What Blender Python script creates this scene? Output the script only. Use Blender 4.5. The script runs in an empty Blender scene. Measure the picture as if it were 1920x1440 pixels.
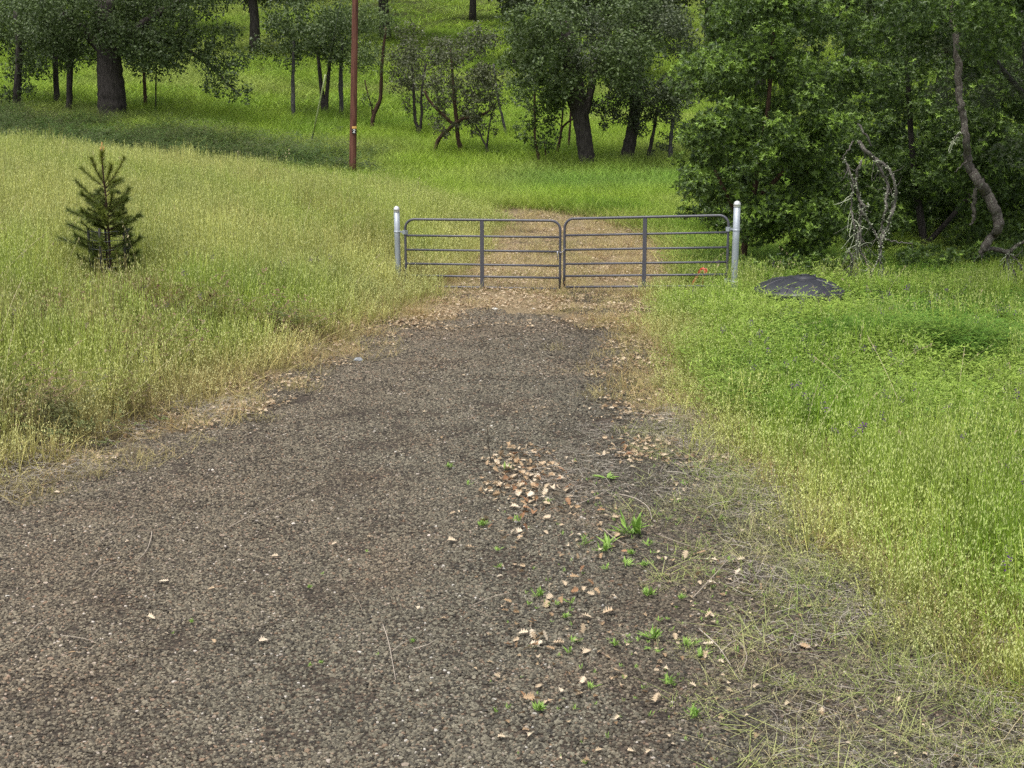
import bpy, math, random
import numpy as np

rng = np.random.default_rng(7)
random.seed(7)
S = bpy.context.scene
COL = S.collection

# ------------------------------------------------------------------ camera, sky, sun, exposure
CAM_H = 4.0
PITCH = math.atan(584.0 / 2700.0)
cam_d = bpy.data.cameras.new("camera")
cam_d.sensor_width = 36.0
cam_d.lens = 2700.0 / 1920.0 * 36.0
cam_d.clip_start = 0.1
cam_d.clip_end = 2000.0
cam = bpy.data.objects.new("camera", cam_d)
cam.location = (0, 0, CAM_H)
cam.rotation_euler = (math.pi / 2 - PITCH, 0, 0)
COL.objects.link(cam)
S.camera = cam

SUN_EL, SUN_AZ = math.radians(70), math.radians(215)     # azimuth clockwise from +Y: behind and a little left
w = bpy.data.worlds.new("World")
S.world = w
w.use_nodes = True
nt = w.node_tree
nt.nodes.clear()
sky = nt.nodes.new("ShaderNodeTexSky")
sky.sky_type = 'NISHITA'
sky.sun_disc = False
sky.sun_elevation = SUN_EL
sky.sun_rotation = SUN_AZ
sky.air_density = 1.0
sky.dust_density = 4.0
hsv = nt.nodes.new("ShaderNodeHueSaturation")
hsv.inputs['Saturation'].default_value = 0.30
bg = nt.nodes.new("ShaderNodeBackground")
bg.inputs['Strength'].default_value = 0.125
wo = nt.nodes.new("ShaderNodeOutputWorld")
nt.links.new(sky.outputs[0], hsv.inputs['Color'])
nt.links.new(hsv.outputs[0], bg.inputs[0])
nt.links.new(bg.outputs[0], wo.inputs[0])

sun_d = bpy.data.lights.new("sun", 'SUN')
sun_d.energy = 1.5
sun_d.use_shadow = True
sun_d.angle = math.radians(16)
sun_d.color = (1.0, 0.96, 0.90)
sun = bpy.data.objects.new("sun", sun_d)
sun.rotation_euler = (math.pi / 2 - SUN_EL, 0, math.pi - SUN_AZ)
COL.objects.link(sun)
S.view_settings.view_transform = 'Standard'
S.view_settings.look = 'None'
S.view_settings.gamma = 1.0
S.view_settings.use_curve_mapping = False
S.view_settings.exposure = 1.0
S.cycles.max_bounces = 6
S.cycles.diffuse_bounces = 3
S.cycles.transmission_bounces = 4
S.cycles.transparent_max_bounces = 4
S.cycles.use_denoising = False

# ------------------------------------------------------------------ small maths
def sstep(a, b, x):
    t = np.clip((np.asarray(x, float) - a) / (b - a), 0, 1)
    return t * t * (3 - 2 * t)

_tab = np.random.default_rng(99).random((8, 256, 256))
def vnoise(x, y, scale, seed=0):
    x = np.asarray(x, float) / scale + 1000.0; y = np.asarray(y, float) / scale + 1000.0
    xi = np.floor(x).astype(int); yi = np.floor(y).astype(int)
    fx = x - xi; fy = y - yi
    fx = fx * fx * (3 - 2 * fx); fy = fy * fy * (3 - 2 * fy)
    T = _tab[seed % 8]
    g = lambda a, b: T[(xi + a) % 256, (yi + b) % 256]
    return (g(0, 0) * (1 - fx) + g(1, 0) * fx) * (1 - fy) + (g(0, 1) * (1 - fx) + g(1, 1) * fx) * fy
def fbm(x, y, scale, seed=0):
    return 0.55 * vnoise(x, y, scale, seed) + 0.3 * vnoise(x, y, scale * .45, seed + 1) + 0.15 * vnoise(x, y, scale * .2, seed + 2)

RL = np.array([(-60, -30), (-20, -14), (0, -10), (8, -7.6), (11.5, -6.2), (13.5, -5.05), (15.5, -4.15), (18, -3.35), (20.5, -2.7), (23.5, -2.05), (26.5, -1.75), (30, -1.05), (34, -.85), (37, -.4), (41, -1.2), (47, -6), (54, -14), (70, -40), (400, -400)], float)
RR = np.array([(-60, 18), (-20, 9), (0, 5.2), (8, 3.15), (9.5, 2.88), (10.3, 2.75), (11.1, 2.58), (12.2, 2.46), (13.5, 2.3), (15.4, 2.05), (17.2, 1.97), (20, 1.99), (23.5, 2.05), (25.8, 2.3), (28, 3.0), (31, 3.3), (35, 3.2), (39, 2.2), (44, -1.5), (52, -10), (70, -36), (400, -396)], float)
def road_l(y): return np.interp(y, RL[:, 0], RL[:, 1])
def road_r(y): return np.interp(y, RR[:, 0], RR[:, 1])
def softp(x, k): return np.logaddexp(0, np.asarray(x, float) / k) * k

def height(x, y):
    x = np.asarray(x, float); y = np.asarray(y, float)
    dl = np.maximum(0, road_l(y) - x) * sstep(5, 13, y)
    dr = np.maximum(0, x - road_r(y))
    wy = 1 - 0.75 * sstep(34, 47, y)
    bank = 2.2 * np.tanh(0.075 * dl) * wy
    left = sstep(-4, -14, x)
    hill = (0.075 + 0.02 * left) * softp(y - 41 + 3 * left, 3) + 0.08 * softp(y - 86, 6) - 0.10 * softp(y - 190, 20)
    z = bank + hill - 0.12 * sstep(0, 5, dr) * sstep(40, 25, y)
    off = sstep(0.0, 1.5, np.maximum(dl, dr))
    z = z + off * (fbm(x, y, 2.2, 3) - .5) * 0.16 + (fbm(x, y, 5.0, 1) - .5) * 0.05
    z = z + .34 * np.exp(-((x - 5.7) / 1.5) ** 2 - ((y - 20.2) / 1.1) ** 2) + .16 * np.exp(-((x - 4.6) / 1.2) ** 2 - ((y - 22.6) / .9) ** 2)  # first mound shaped so its steep near side darkens, imitating overhang shade
    z = z + 0.012 * np.cos((x - .2) * 2.1) * (1 - off)
    return z
def H(x, y): return float(height(x, y))

CP, SP = math.cos(PITCH), math.sin(PITCH)
def ray(u, v):
    xc = (u - 960.0) / 2700.0; yc = -(v - 720.0) / 2700.0
    return np.array([xc, CP + yc * SP, -SP + yc * CP])
def at(u, v, Y):
    """the point seen at photo position u, v in the plane y = Y"""
    d = ray(u, v); t = Y / d[1]
    return np.array([0, 0, CAM_H]) + d * t
def hit(u, v, lift=0.0):
    """where the line of sight through u, v meets the terrain"""
    d = ray(u, v)
    ts = np.linspace(7, 240, 4000)
    P = d[None, :] * ts[:, None]
    dz = CAM_H + P[:, 2] - height(P[:, 0], P[:, 1]) - lift
    i = np.argmax(dz < 0)
    if dz[i] >= 0: i = len(ts) - 1
    t = ts[i]
    if i > 0:
        a, b = dz[i - 1], dz[i]
        t = ts[i - 1] + (ts[i] - ts[i - 1]) * a / (a - b + 1e-9)
    p = d * t
    return np.array([p[0], p[1], H(p[0], p[1])])
def ppm(Y): return 2700.0 / (Y * CP + 0.75)     # rough photo pixels per metre at depth Y

# ------------------------------------------------------------------ mesh builder
class MB:
    def __init__(s): s.V = []; s.F = []; s.A = {}; s.M = []; s.n = 0
    def add(s, V, F, mat=0, **attrs):
        V = np.asarray(V, float).reshape(-1, 3); F = np.asarray(F, int).reshape(-1, 3)
        s.V.append(V); s.F.append(F + s.n); s.M.append(np.full(len(F), mat, int))
        for k in set(s.A) | set(attrs):
            s.A.setdefault(k, [np.zeros(s.n)] if s.n else [])
            a = attrs.get(k, 0.0)
            s.A[k].append(np.broadcast_to(np.asarray(a, float), (len(V),)).astype(float))
        s.n += len(V)
    def arrays(s):
        return (np.concatenate(s.V) if s.V else np.zeros((0, 3)), np.concatenate(s.F) if s.F else np.zeros((0, 3), int),
                {k: np.concatenate(a) for k, a in s.A.items()}, np.concatenate(s.M) if s.M else np.zeros(0, int))
    def mesh(s, name, mats, origin=(0, 0, 0), smooth=False):
        V, F, A, M = s.arrays()
        return raw_mesh(name, V - np.asarray(origin, float), F, mats, A, M, smooth)

def raw_mesh(name, V, F, mats, A={}, M=None, smooth=False):
    me = bpy.data.meshes.new(name)
    me.vertices.add(len(V)); me.vertices.foreach_set('co', np.ascontiguousarray(V, dtype=np.float32).ravel())
    nf = len(F)
    if nf:
        me.loops.add(nf * 3); me.loops.foreach_set('vertex_index', np.ascontiguousarray(F, dtype=np.int32).ravel())
        me.polygons.add(nf); me.polygons.foreach_set('loop_start', np.arange(0, nf * 3, 3, dtype=np.int32))
        if M is not None and M.any(): me.polygons.foreach_set('material_index', M.astype(np.int32))
        me.polygons.foreach_set('use_smooth', np.full(nf, smooth, dtype=bool))
    for m in (mats if isinstance(mats, (list, tuple)) else [mats]): me.materials.append(m)
    for k, a in A.items():
        a = np.asarray(a)
        if a.ndim == 2:
            at_ = me.attributes.new(k, 'FLOAT_VECTOR', 'POINT'); at_.data.foreach_set('vector', a.astype(np.float32).ravel())
        elif a.dtype.kind == 'i':
            at_ = me.attributes.new(k, 'INT', 'POINT'); at_.data.foreach_set('value', a.astype(np.int32))
        else:
            at_ = me.attributes.new(k, 'FLOAT', 'POINT'); at_.data.foreach_set('value', a.astype(np.float32))
    me.update(calc_edges=True)
    return me

def link(name, me, parent=None, loc=(0, 0, 0)):
    o = bpy.data.objects.new(name, me)
    COL.objects.link(o)
    o.location = loc
    if parent is not None: o.parent = parent
    return o
def tag(o, label=None, cat=None, group=None, kind=None):
    if label: o['label'] = label
    if cat: o['category'] = cat
    if group: o['group'] = group
    if kind: o['kind'] = kind
    return o
def thing(name, label, cat, loc, group=None):
    o = bpy.data.objects.new(name, None); COL.objects.link(o)
    o.location = loc; o.empty_display_size = 0.2
    return tag(o, label, cat, group)
def part(name, mb, mats, root, smooth=True, base=None):
    """a child mesh; the builder holds world points"""
    b = np.array(root.location) if base is None else np.asarray(base, float)
    return link(name, mb.mesh(name, mats, b, smooth), root)
def subpart(name, mb, mats, parent, root, smooth=True):
    return link(name, mb.mesh(name, mats, np.array(root.location), smooth), parent)

def tube(pts, rad, n=8, cap=True):
    P = np.asarray(pts, float); m = len(P)
    R = np.broadcast_to(np.asarray(rad, float), (m,))
    T = np.gradient(P, axis=0); T /= np.linalg.norm(T, axis=1)[:, None] + 1e-12
    up = np.array([0, 0, 1.0]) if abs(T[0][2]) < .9 else np.array([1.0, 0, 0])
    N = np.cross(T[0], up); N /= np.linalg.norm(N)
    a = np.linspace(0, 2 * math.pi, n, endpoint=False)
    V = []
    for i in range(m):
        N = N - T[i] * N.dot(T[i]); N /= np.linalg.norm(N) + 1e-12
        B = np.cross(T[i], N)
        V.append(P[i] + R[i] * (np.cos(a)[:, None] * N + np.sin(a)[:, None] * B))
    V = np.concatenate(V); F = []
    for i in range(m - 1):
        for j in range(n):
            k = (j + 1) % n; p, q = i * n, (i + 1) * n
            F += [(p + j, p + k, q + k), (p + j, q + k, q + j)]
    if cap:
        V = np.vstack([V, P[0], P[-1]]); c0, c1 = m * n, m * n + 1
        for j in range(n):
            k = (j + 1) % n
            F += [(c0, k, j), (c1, (m - 1) * n + j, (m - 1) * n + k)]
    return V, np.array(F)
def box(c, sx, sy, sz, ex=(1, 0, 0), ey=(0, 1, 0), ez=(0, 0, 1)):
    ex, ey, ez = (np.asarray(e, float) for e in (ex, ey, ez)); c = np.asarray(c, float)
    V = [c + ex * sx / 2 * a + ey * sy / 2 * b + ez * sz / 2 * d for a in (-1, 1) for b in (-1, 1) for d in (-1, 1)]
    F = [(0, 1, 3), (0, 3, 2), (4, 6, 7), (4, 7, 5), (0, 4, 5), (0, 5, 1), (2, 3, 7), (2, 7, 6), (0, 2, 6), (0, 6, 4), (1, 5, 7), (1, 7, 3)]
    return np.array(V), np.array(F)
def lathe(prof, n, c, wob=0.0):
    V = []; F = []
    for r, z in prof:
        for j in range(n):
            a = 2 * math.pi * j / n
            V.append((c[0] + r * math.cos(a), c[1] + r * math.sin(a), c[2] + z))
    for i in range(len(prof) - 1):
        for j in range(n):
            k = (j + 1) % n; p, q = i * n, (i + 1) * n
            F += [(p + j, p + k, q + k), (p + j, q + k, q + j)]
    return np.array(V), np.array(F)
def smooth_path(pts, k=4):
    P = np.asarray(pts, float)
    if len(P) < 3:
        return np.array([P[0] + (P[-1] - P[0]) * t for t in np.linspace(0, 1, k + 1)])
    out = []
    for i in range(len(P) - 1):
        p0 = P[max(i - 1, 0)]; p1 = P[i]; p2 = P[i + 1]; p3 = P[min(i + 2, len(P) - 1)]
        for t in np.linspace(0, 1, k, endpoint=False):
            out.append(.5 * ((2 * p1) + (-p0 + p2) * t + (2 * p0 - 5 * p1 + 4 * p2 - p3) * t * t + (-p0 + 3 * p1 - 3 * p2 + p3) * t ** 3))
    out.append(P[-1])
    return np.array(out)
def frames(N, spin):
    """rotation matrices whose z axis follows N, spun about it"""
    N = N / (np.linalg.norm(N, axis=1)[:, None] + 1e-12)
    ref = np.where(np.abs(N[:, 2:3]) < .9, np.array([[0, 0, 1.0]]), np.array([[1.0, 0, 0]]))
    X = np.cross(ref, N); X /= np.linalg.norm(X, axis=1)[:, None] + 1e-12
    Y = np.cross(N, X)
    c, s_ = np.cos(spin)[:, None], np.sin(spin)[:, None]
    X2 = X * c + Y * s_; Y2 = -X * s_ + Y * c
    return np.stack([X2, Y2, N], axis=2)
def stamp(mb, tv, tf, pos, R, sc, mat=0, **attrs):
    """many copies of a small shape baked into one builder; attrs per copy"""
    k, n = len(pos), len(tv)
    if k == 0: return
    V = np.einsum('kij,nj->kni', R, tv) * np.asarray(sc).reshape(-1, 1, 1) + pos[:, None, :]
    F = tf[None, :, :] + (np.arange(k) * n)[:, None, None]
    mb.add(V.reshape(-1, 3), F.reshape(-1, 3), mat, **{q: np.repeat(np.asarray(a, float), n) for q, a in attrs.items()})

# ------------------------------------------------------------------ materials
def mat(name):
    m = bpy.data.materials.new(name); m.use_nodes = True
    m.node_tree.nodes.clear()
    return m, m.node_tree.nodes, m.node_tree.links
def nd(N, t, **kw):
    n = N.new(t)
    for k, v in kw.items(): setattr(n, k, v)
    return n
def ramp(N, stops, interp='LINEAR'):
    r = N.new('ShaderNodeValToRGB'); r.color_ramp.interpolation = interp
    e = r.color_ramp.elements
    while len(e) < len(stops): e.new(0.5)
    for el, (p, c) in zip(e, stops):
        el.position = p; el.color = (*c, 1)
    return r
def mixc(N, L, fac, a, b, mode='MIX'):
    n = N.new('ShaderNodeMix'); n.data_type = 'RGBA'; n.blend_type = mode
    for sock, v in ((n.inputs[0], fac), (n.inputs[6], a), (n.inputs[7], b)):
        if isinstance(v, (int, float)): sock.default_value = v
        elif isinstance(v, tuple): sock.default_value = (*v, 1)
        else: L.new(v, sock)
    return n.outputs[2]
def pbsdf(N, L, col, rough=.6, metal=0.0, spec=.5, bump=None):
    b = N.new('ShaderNodeBsdfPrincipled')
    if isinstance(col, tuple): b.inputs['Base Color'].default_value = (*col, 1)
    else: L.new(col, b.inputs['Base Color'])
    if isinstance(rough, (int, float)): b.inputs['Roughness'].default_value = rough
    else: L.new(rough, b.inputs['Roughness'])
    b.inputs['Metallic'].default_value = metal
    b.inputs['Specular IOR Level'].default_value = spec
    if bump is not None: L.new(bump, b.inputs['Normal'])
    o = N.new('ShaderNodeOutputMaterial'); L.new(b.outputs[0], o.inputs[0])
    return b
def bump(N, L, h, strength=.5, dist=.02):
    b = N.new('ShaderNodeBump'); b.inputs['Strength'].default_value = strength; b.inputs['Distance'].default_value = dist
    L.new(h, b.inputs['Height']); return b.outputs[0]
def noise(N, L, scale, detail=4, vec=None, rough=.6):
    n = N.new('ShaderNodeTexNoise'); n.inputs['Scale'].default_value = scale; n.inputs['Detail'].default_value = detail
    n.inputs['Roughness'].default_value = rough
    if vec is not None: L.new(vec, n.inputs['Vector'])
    return n.outputs['Fac']
def objcoord(N): return N.new('ShaderNodeTexCoord').outputs['Object']
def mapping(N, L, vec, sc):
    m = N.new('ShaderNodeMapping'); m.inputs['Scale'].default_value = sc; L.new(vec, m.inputs['Vector']); return m.outputs[0]

def leafy_out(N, L, col, trans=.3, spec=.3, rough=.5):
    """thin leaf: reflects and lets some light through"""
    b = N.new('ShaderNodeBsdfPrincipled'); L.new(col, b.inputs['Base Color'])
    b.inputs['Roughness'].default_value = rough; b.inputs['Specular IOR Level'].default_value = spec
    t = N.new('ShaderNodeBsdfTranslucent'); L.new(col, t.inputs['Color'])
    m = N.new('ShaderNodeMixShader'); m.inputs[0].default_value = trans
    L.new(b.outputs[0], m.inputs[1]); L.new(t.outputs[0], m.inputs[2])
    o = N.new('ShaderNodeOutputMaterial'); L.new(m.outputs[0], o.inputs[0])

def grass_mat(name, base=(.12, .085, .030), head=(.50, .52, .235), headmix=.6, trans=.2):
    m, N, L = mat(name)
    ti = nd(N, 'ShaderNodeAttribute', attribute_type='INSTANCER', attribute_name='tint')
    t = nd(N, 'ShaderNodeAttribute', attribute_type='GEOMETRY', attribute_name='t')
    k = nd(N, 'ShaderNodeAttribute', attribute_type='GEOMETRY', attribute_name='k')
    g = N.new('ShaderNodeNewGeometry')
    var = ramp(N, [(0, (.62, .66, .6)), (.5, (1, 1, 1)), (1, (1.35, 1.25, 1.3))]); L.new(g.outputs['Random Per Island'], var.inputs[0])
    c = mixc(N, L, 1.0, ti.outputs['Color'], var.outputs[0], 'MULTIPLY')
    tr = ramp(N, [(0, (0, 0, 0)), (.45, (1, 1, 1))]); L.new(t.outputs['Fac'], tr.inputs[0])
    c = mixc(N, L, tr.outputs[0], mixc(N, L, .55, c, base), c)  # brown dead leaf at the foot, darkened to paint shaded gaps between stalks
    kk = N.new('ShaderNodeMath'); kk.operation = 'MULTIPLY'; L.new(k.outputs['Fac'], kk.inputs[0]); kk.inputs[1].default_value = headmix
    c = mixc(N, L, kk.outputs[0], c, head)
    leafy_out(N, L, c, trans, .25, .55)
    return m
M_OAT = grass_mat('oat_grass')
M_BLADE = grass_mat('green_grass', base=(.10, .11, .03), trans=.25)
M_DRY = grass_mat('dry_grass', base=(.26, .20, .095), head=(.52, .45, .25))
M_VETCH = grass_mat('vetch_leaf', base=(.06, .09, .03), trans=.3)
def flat_var(name, lo, hi, rough=.8, spec=.2, trans=0):
    m, N, L = mat(name)
    g = N.new('ShaderNodeNewGeometry'); oi = N.new('ShaderNodeObjectInfo')
    a = N.new('ShaderNodeMath'); a.operation = 'ADD'; L.new(g.outputs['Random Per Island'], a.inputs[0]); L.new(oi.outputs['Random'], a.inputs[1])
    f = N.new('ShaderNodeMath'); f.operation = 'FRACT'; L.new(a.outputs[0], f.inputs[0])
    r = ramp(N, [(0, lo), (1, hi)]); L.new(f.outputs[0], r.inputs[0])
    if trans: leafy_out(N, L, r.outputs[0], trans, spec, rough)
    else: pbsdf(N, L, r.outputs[0], rough, 0, spec)
    return m
M_FLOWER = flat_var('vetch_flower', (.035, .018, .055), (.12, .05, .16), .7, .2, .2)
M_THATCH = flat_var('dead_stem', (.15, .13, .11), (.40, .36, .30), .9)
M_TWIG = flat_var('twig_wood', (.20, .16, .12), (.38, .33, .27), .9)
M_DARKTWIG = flat_var('dark_twig_wood', (.03, .022, .016), (.05, .04, .03), .9)
def stone_mat():
    m, N, L = mat('gravel_stone')
    g = N.new('ShaderNodeNewGeometry'); oi = N.new('ShaderNodeObjectInfo')
    a = N.new('ShaderNodeMath'); a.operation = 'ADD'; L.new(g.outputs['Random Per Island'], a.inputs[0]); L.new(oi.outputs['Random'], a.inputs[1])
    f = N.new('ShaderNodeMath'); f.operation = 'FRACT'; L.new(a.outputs[0], f.inputs[0])
    r = ramp(N, [(0, (.036, .032, .027)), (.3, (.080, .073, .057)), (.6, (.145, .133, .101)), (.90, (.23, .212, .163)), (.97, (.21, .145, .10)), (.994, (.36, .33, .29)), (1, (.55, .53, .50))])
    L.new(f.outputs[0], r.inputs[0])
    n = noise(N, L, 60, 3, objcoord(N))
    c = mixc(N, L, .5, r.outputs[0], mixc(N, L, n, (.6, .6, .6), (1.3, 1.3, 1.3)), 'MULTIPLY')
    ti = nd(N, 'ShaderNodeAttribute', attribute_type='INSTANCER', attribute_name='tint')
    pbsdf(N, L, mixc(N, L, 1.0, c, ti.outputs['Color'], 'MULTIPLY'), .8, 0, .3)
    return m
M_STONE = stone_mat()
def rock_mat(name, a, b, sc=14):
    m, N, L = mat(name); co = objcoord(N)
    n = noise(N, L, sc, 5, co); r = ramp(N, [(.3, a), (.7, b)]); L.new(n, r.inputs[0])
    pbsdf(N, L, r.outputs[0], .85, 0, .3, bump(N, L, noise(N, L, sc * 4, 4, co), .5, .01))
    return m
M_GREYROCK = rock_mat('grey_rock', (.16, .17, .18), (.34, .36, .37))
M_PALEROCK = rock_mat('pale_rock', (.38, .36, .31), (.60, .58, .52))
def leaf_dead_mat(name, a, b, c_):
    m, N, L = mat(name)
    oi = N.new('ShaderNodeObjectInfo'); g = N.new('ShaderNodeNewGeometry')
    s_ = N.new('ShaderNodeMath'); s_.operation = 'ADD'; L.new(g.outputs['Random Per Island'], s_.inputs[0]); L.new(oi.outputs['Random'], s_.inputs[1])
    f = N.new('ShaderNodeMath'); f.operation = 'FRACT'; L.new(s_.outputs[0], f.inputs[0])
    r = ramp(N, [(0, a), (.5, b), (1, c_)]); L.new(f.outputs[0], r.inputs[0])
    n = noise(N, L, 45, 3, objcoord(N))
    c = mixc(N, L, 1.0, r.outputs[0], mixc(N, L, n, (.7, .68, .66), (1.25, 1.25, 1.25)), 'MULTIPLY')
    leafy_out(N, L, c, .12, .3, .6)
    return m
M_LEAF_PALE = leaf_dead_mat('pale_dead_leaf', (.44, .34, .22), (.56, .46, .33), (.66, .57, .44))
M_LEAF_TAN = leaf_dead_mat('tan_dead_leaf', (.33, .22, .12), (.42, .30, .18), (.50, .39, .26))
M_LEAF_RUST = leaf_dead_mat('rusty_dead_leaf', (.19, .095, .045), (.28, .15, .075), (.36, .21, .11))
M_LITTER = leaf_dead_mat('leaf_litter_mix', (.20, .125, .065), (.37, .275, .165), (.60, .50, .36))

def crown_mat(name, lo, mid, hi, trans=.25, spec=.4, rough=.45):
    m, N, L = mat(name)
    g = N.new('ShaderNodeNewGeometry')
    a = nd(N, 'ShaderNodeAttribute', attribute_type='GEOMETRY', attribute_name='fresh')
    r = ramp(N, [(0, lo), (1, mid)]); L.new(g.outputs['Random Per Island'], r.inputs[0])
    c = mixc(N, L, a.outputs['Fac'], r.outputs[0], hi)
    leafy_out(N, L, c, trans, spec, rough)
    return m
M_BAY = crown_mat('bay_leaf', (.026, .052, .015), (.078, .130, .026), (.235, .37, .050))
M_OAKLEAF = crown_mat('oak_leaf', (.040, .062, .020), (.075, .115, .032), (.14, .20, .05))
M_FARLEAF = crown_mat('grey_green_leaf', (.038, .055, .026), (.075, .098, .045), (.13, .16, .07))
M_LACELEAF = crown_mat('olive_leaf', (.045, .055, .025), (.085, .095, .045), (.16, .18, .08))
M_NEEDLE = crown_mat('pine_needle', (.055, .085, .020), (.115, .155, .030), (.27, .30, .045), .15)
def bark_mat(name, a, b, sc=1.0, lich=None):
    m, N, L = mat(name); co = objcoord(N)
    v = mapping(N, L, co, (9 * sc, 9 * sc, 1.6 * sc))
    n1 = noise(N, L, 2.0, 6, v, .65)
    r = ramp(N, [(.32, a), (.68, b)]); L.new(n1, r.inputs[0])
    c = r.outputs[0]
    if lich:
        n2 = noise(N, L, 6 * sc, 5, co, .7); rr = ramp(N, [(.55, (0, 0, 0)), (.68, (1, 1, 1))]); L.new(n2, rr.inputs[0])
        c = mixc(N, L, rr.outputs[0], c, lich)
    pbsdf(N, L, c, .95, 0, .15, bump(N, L, n1, .9, .05))
    return m
M_BARK = bark_mat('oak_bark', (.022, .019, .017), (.080, .070, .062))
M_BARKG = bark_mat('grey_bark', (.035, .033, .032), (.13, .125, .12), 2.0)
M_BARKR = bark_mat('brown_bark', (.035, .022, .015), (.11, .068, .045), 2.0)
M_DEADWOOD = bark_mat('grey_dead_wood', (.07, .062, .055), (.22, .20, .18), 3.0, (.34, .36, .27))
M_LIMB = bark_mat('gnarled_limb_bark', (.05, .043, .036), (.17, .15, .13), 3.0, (.30, .31, .24))
M_LICHEN = flat_var('pale_lichen', (.26, .29, .19), (.46, .49, .36), .95, .1)
M_DEADLOG = bark_mat('bleached_wood', (.20, .19, .17), (.42, .40, .37), 3.0)

def paint_mat(name, col, rough=.45, metal=0.0, spec=.5, var=.25, sc=8, bmp=.0):
    m, N, L = mat(name); co = objcoord(N)
    n = noise(N, L, sc, 5, co)
    c = mixc(N, L, n, tuple(x * (1 - var) for x in col), tuple(min(1, x * (1 + var)) for x in col))
    rr = N.new('ShaderNodeMapRange'); rr.inputs[3].default_value = max(.05, rough - .12); rr.inputs[4].default_value = min(1, rough + .15)
    L.new(n, rr.inputs[0])
    pbsdf(N, L, c, rr.outputs[0], metal, spec, bump(N, L, noise(N, L, sc * 6, 3, co), bmp, .003) if bmp else None)
    return m
M_GATE = paint_mat('gate_grey_paint', (.070, .070, .085), .42, 0, .5, .2, 6)
M_GALV = paint_mat('galvanised_steel', (.33, .365, .40), .5, .35, .5, .18, 10)
M_CAP = paint_mat('bright_zinc', (.58, .59, .59), .35, .4, .5, .1, 10)
M_CHAIN = paint_mat('chain_steel', (.38, .38, .40), .4, .7, .5, .2, 20)
M_TANK = paint_mat('black_plastic', (.024, .025, .032), .42, 0, .5, .35, 3, .1)
M_STAKE = paint_mat('stake_lath', (.62, .22, .10), .7, 0, .3, .2, 20)
M_TAPE = flat_var('pink_tape', (.85, .10, .10), (.90, .18, .16), .5, .4, .3)
M_PLATE = paint_mat('yellow_plate', (.72, .42, .12), .6, 0, .4, .15, 30)
M_BLACKPLATE = paint_mat('black_plate', (.018, .014, .013), .6, 0, .4, .2, 30)
M_WHITE = paint_mat('white_letter', (.78, .78, .76), .6, 0, .4, .05, 30)
M_GUARD = paint_mat('yellow_guard', (.50, .56, .28), .5, 0, .4, .15, 10)
M_CABLE = paint_mat('steel_cable', (.16, .17, .17), .5, .5, .5, .2, 30)
M_DARKMETAL = paint_mat('dark_metal', (.02, .022, .02), .5, .3, .5, .2, 20)
M_WIRE = paint_mat('fence_wire', (.07, .078, .08), .5, .5, .5, .2, 30)
M_TPOST = paint_mat('dark_post', (.025, .025, .02), .7, 0, .3, .3, 10)
def pole_mat():
    m, N, L = mat('utility_pole_wood'); co = objcoord(N)
    v = mapping(N, L, co, (22, 22, .7))
    n = noise(N, L, 1.5, 6, v, .7); r = ramp(N, [(.35, (.040, .018, .013)), (.5, (.125, .050, .034)), (.7, (.20, .095, .066))]); L.new(n, r.inputs[0])
    pbsdf(N, L, r.outputs[0], .85, 0, .25, bump(N, L, n, .7, .02))
    return m
M_POLE = pole_mat()
M_BUD = flat_var('pine_bud', (.45, .16, .06), (.60, .26, .10), .7, .2)
def weed_mat():
    m, N, L = mat('weed_leaf'); g = N.new('ShaderNodeNewGeometry')
    r = ramp(N, [(0, (.15, .28, .045)), (1, (.30, .45, .10))]); L.new(g.outputs['Random Per Island'], r.inputs[0])
    leafy_out(N, L, r.outputs[0], .3, .3, .5); return m
M_WEED = weed_mat()

def ground_mat():
    m, N, L = mat('ground_soil')
    a = nd(N, 'ShaderNodeAttribute', attribute_type='GEOMETRY', attribute_name='lush')
    co = objcoord(N)
    n1 = noise(N, L, 1.3, 6, co, .7); n2 = noise(N, L, 25, 4, co, .7)
    soil = ramp(N, [(.3, (.060, .048, .030)), (.7, (.13, .10, .055))]); L.new(n1, soil.inputs[0])
    green = ramp(N, [(.3, (.035, .040, .014)), (.7, (.060, .065, .024))]); L.new(n1, green.inputs[0])  # dark humus tone, deepened to make gaps in the grass look shaded
    c = mixc(N, L, a.outputs['Fac'], soil.outputs[0], green.outputs[0])
    c = mixc(N, L, 1.0, c, mixc(N, L, n2, (.6, .6, .6), (1.4, 1.4, 1.4)), 'MULTIPLY')
    pbsdf(N, L, c, .95, 0, .1, bump(N, L, n2, .6, .04)); return m
def drive_mat():
    m, N, L = mat('gravel_bed')
    co = objcoord(N)
    lit = nd(N, 'ShaderNodeAttribute', attribute_type='GEOMETRY', attribute_name='litter')
    vo = N.new('ShaderNodeTexVoronoi'); vo.inputs['Scale'].default_value = 42; L.new(co, vo.inputs['Vector'])
    n1 = noise(N, L, 1.1, 6, co, .65)
    st = ramp(N, [(0, (.020, .017, .014)), (.5, (.050, .043, .034)), (1, (.11, .093, .072))])
    sep = N.new('ShaderNodeSeparateColor'); L.new(vo.outputs['Color'], sep.inputs[0]); L.new(sep.outputs[0], st.inputs[0])
    c = mixc(N, L, n1, mixc(N, L, 1.0, st.outputs[0], (.8, .8, .8), 'MULTIPLY'), mixc(N, L, 1.0, st.outputs[0], (1.15, 1.0, .9), 'MULTIPLY'))
    n3 = noise(N, L, 30, 4, co, .8); lr = ramp(N, [(.35, (.13, .10, .055)), (.6, (.27, .205, .12))]); L.new(n3, lr.inputs[0])
    c = mixc(N, L, lit.outputs['Fac'], c, lr.outputs[0])
    pbsdf(N, L, c, .9, 0, .2, bump(N, L, vo.outputs['Distance'], .8, .02)); return m
M_GROUND = ground_mat(); M_DRIVE = drive_mat()

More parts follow.
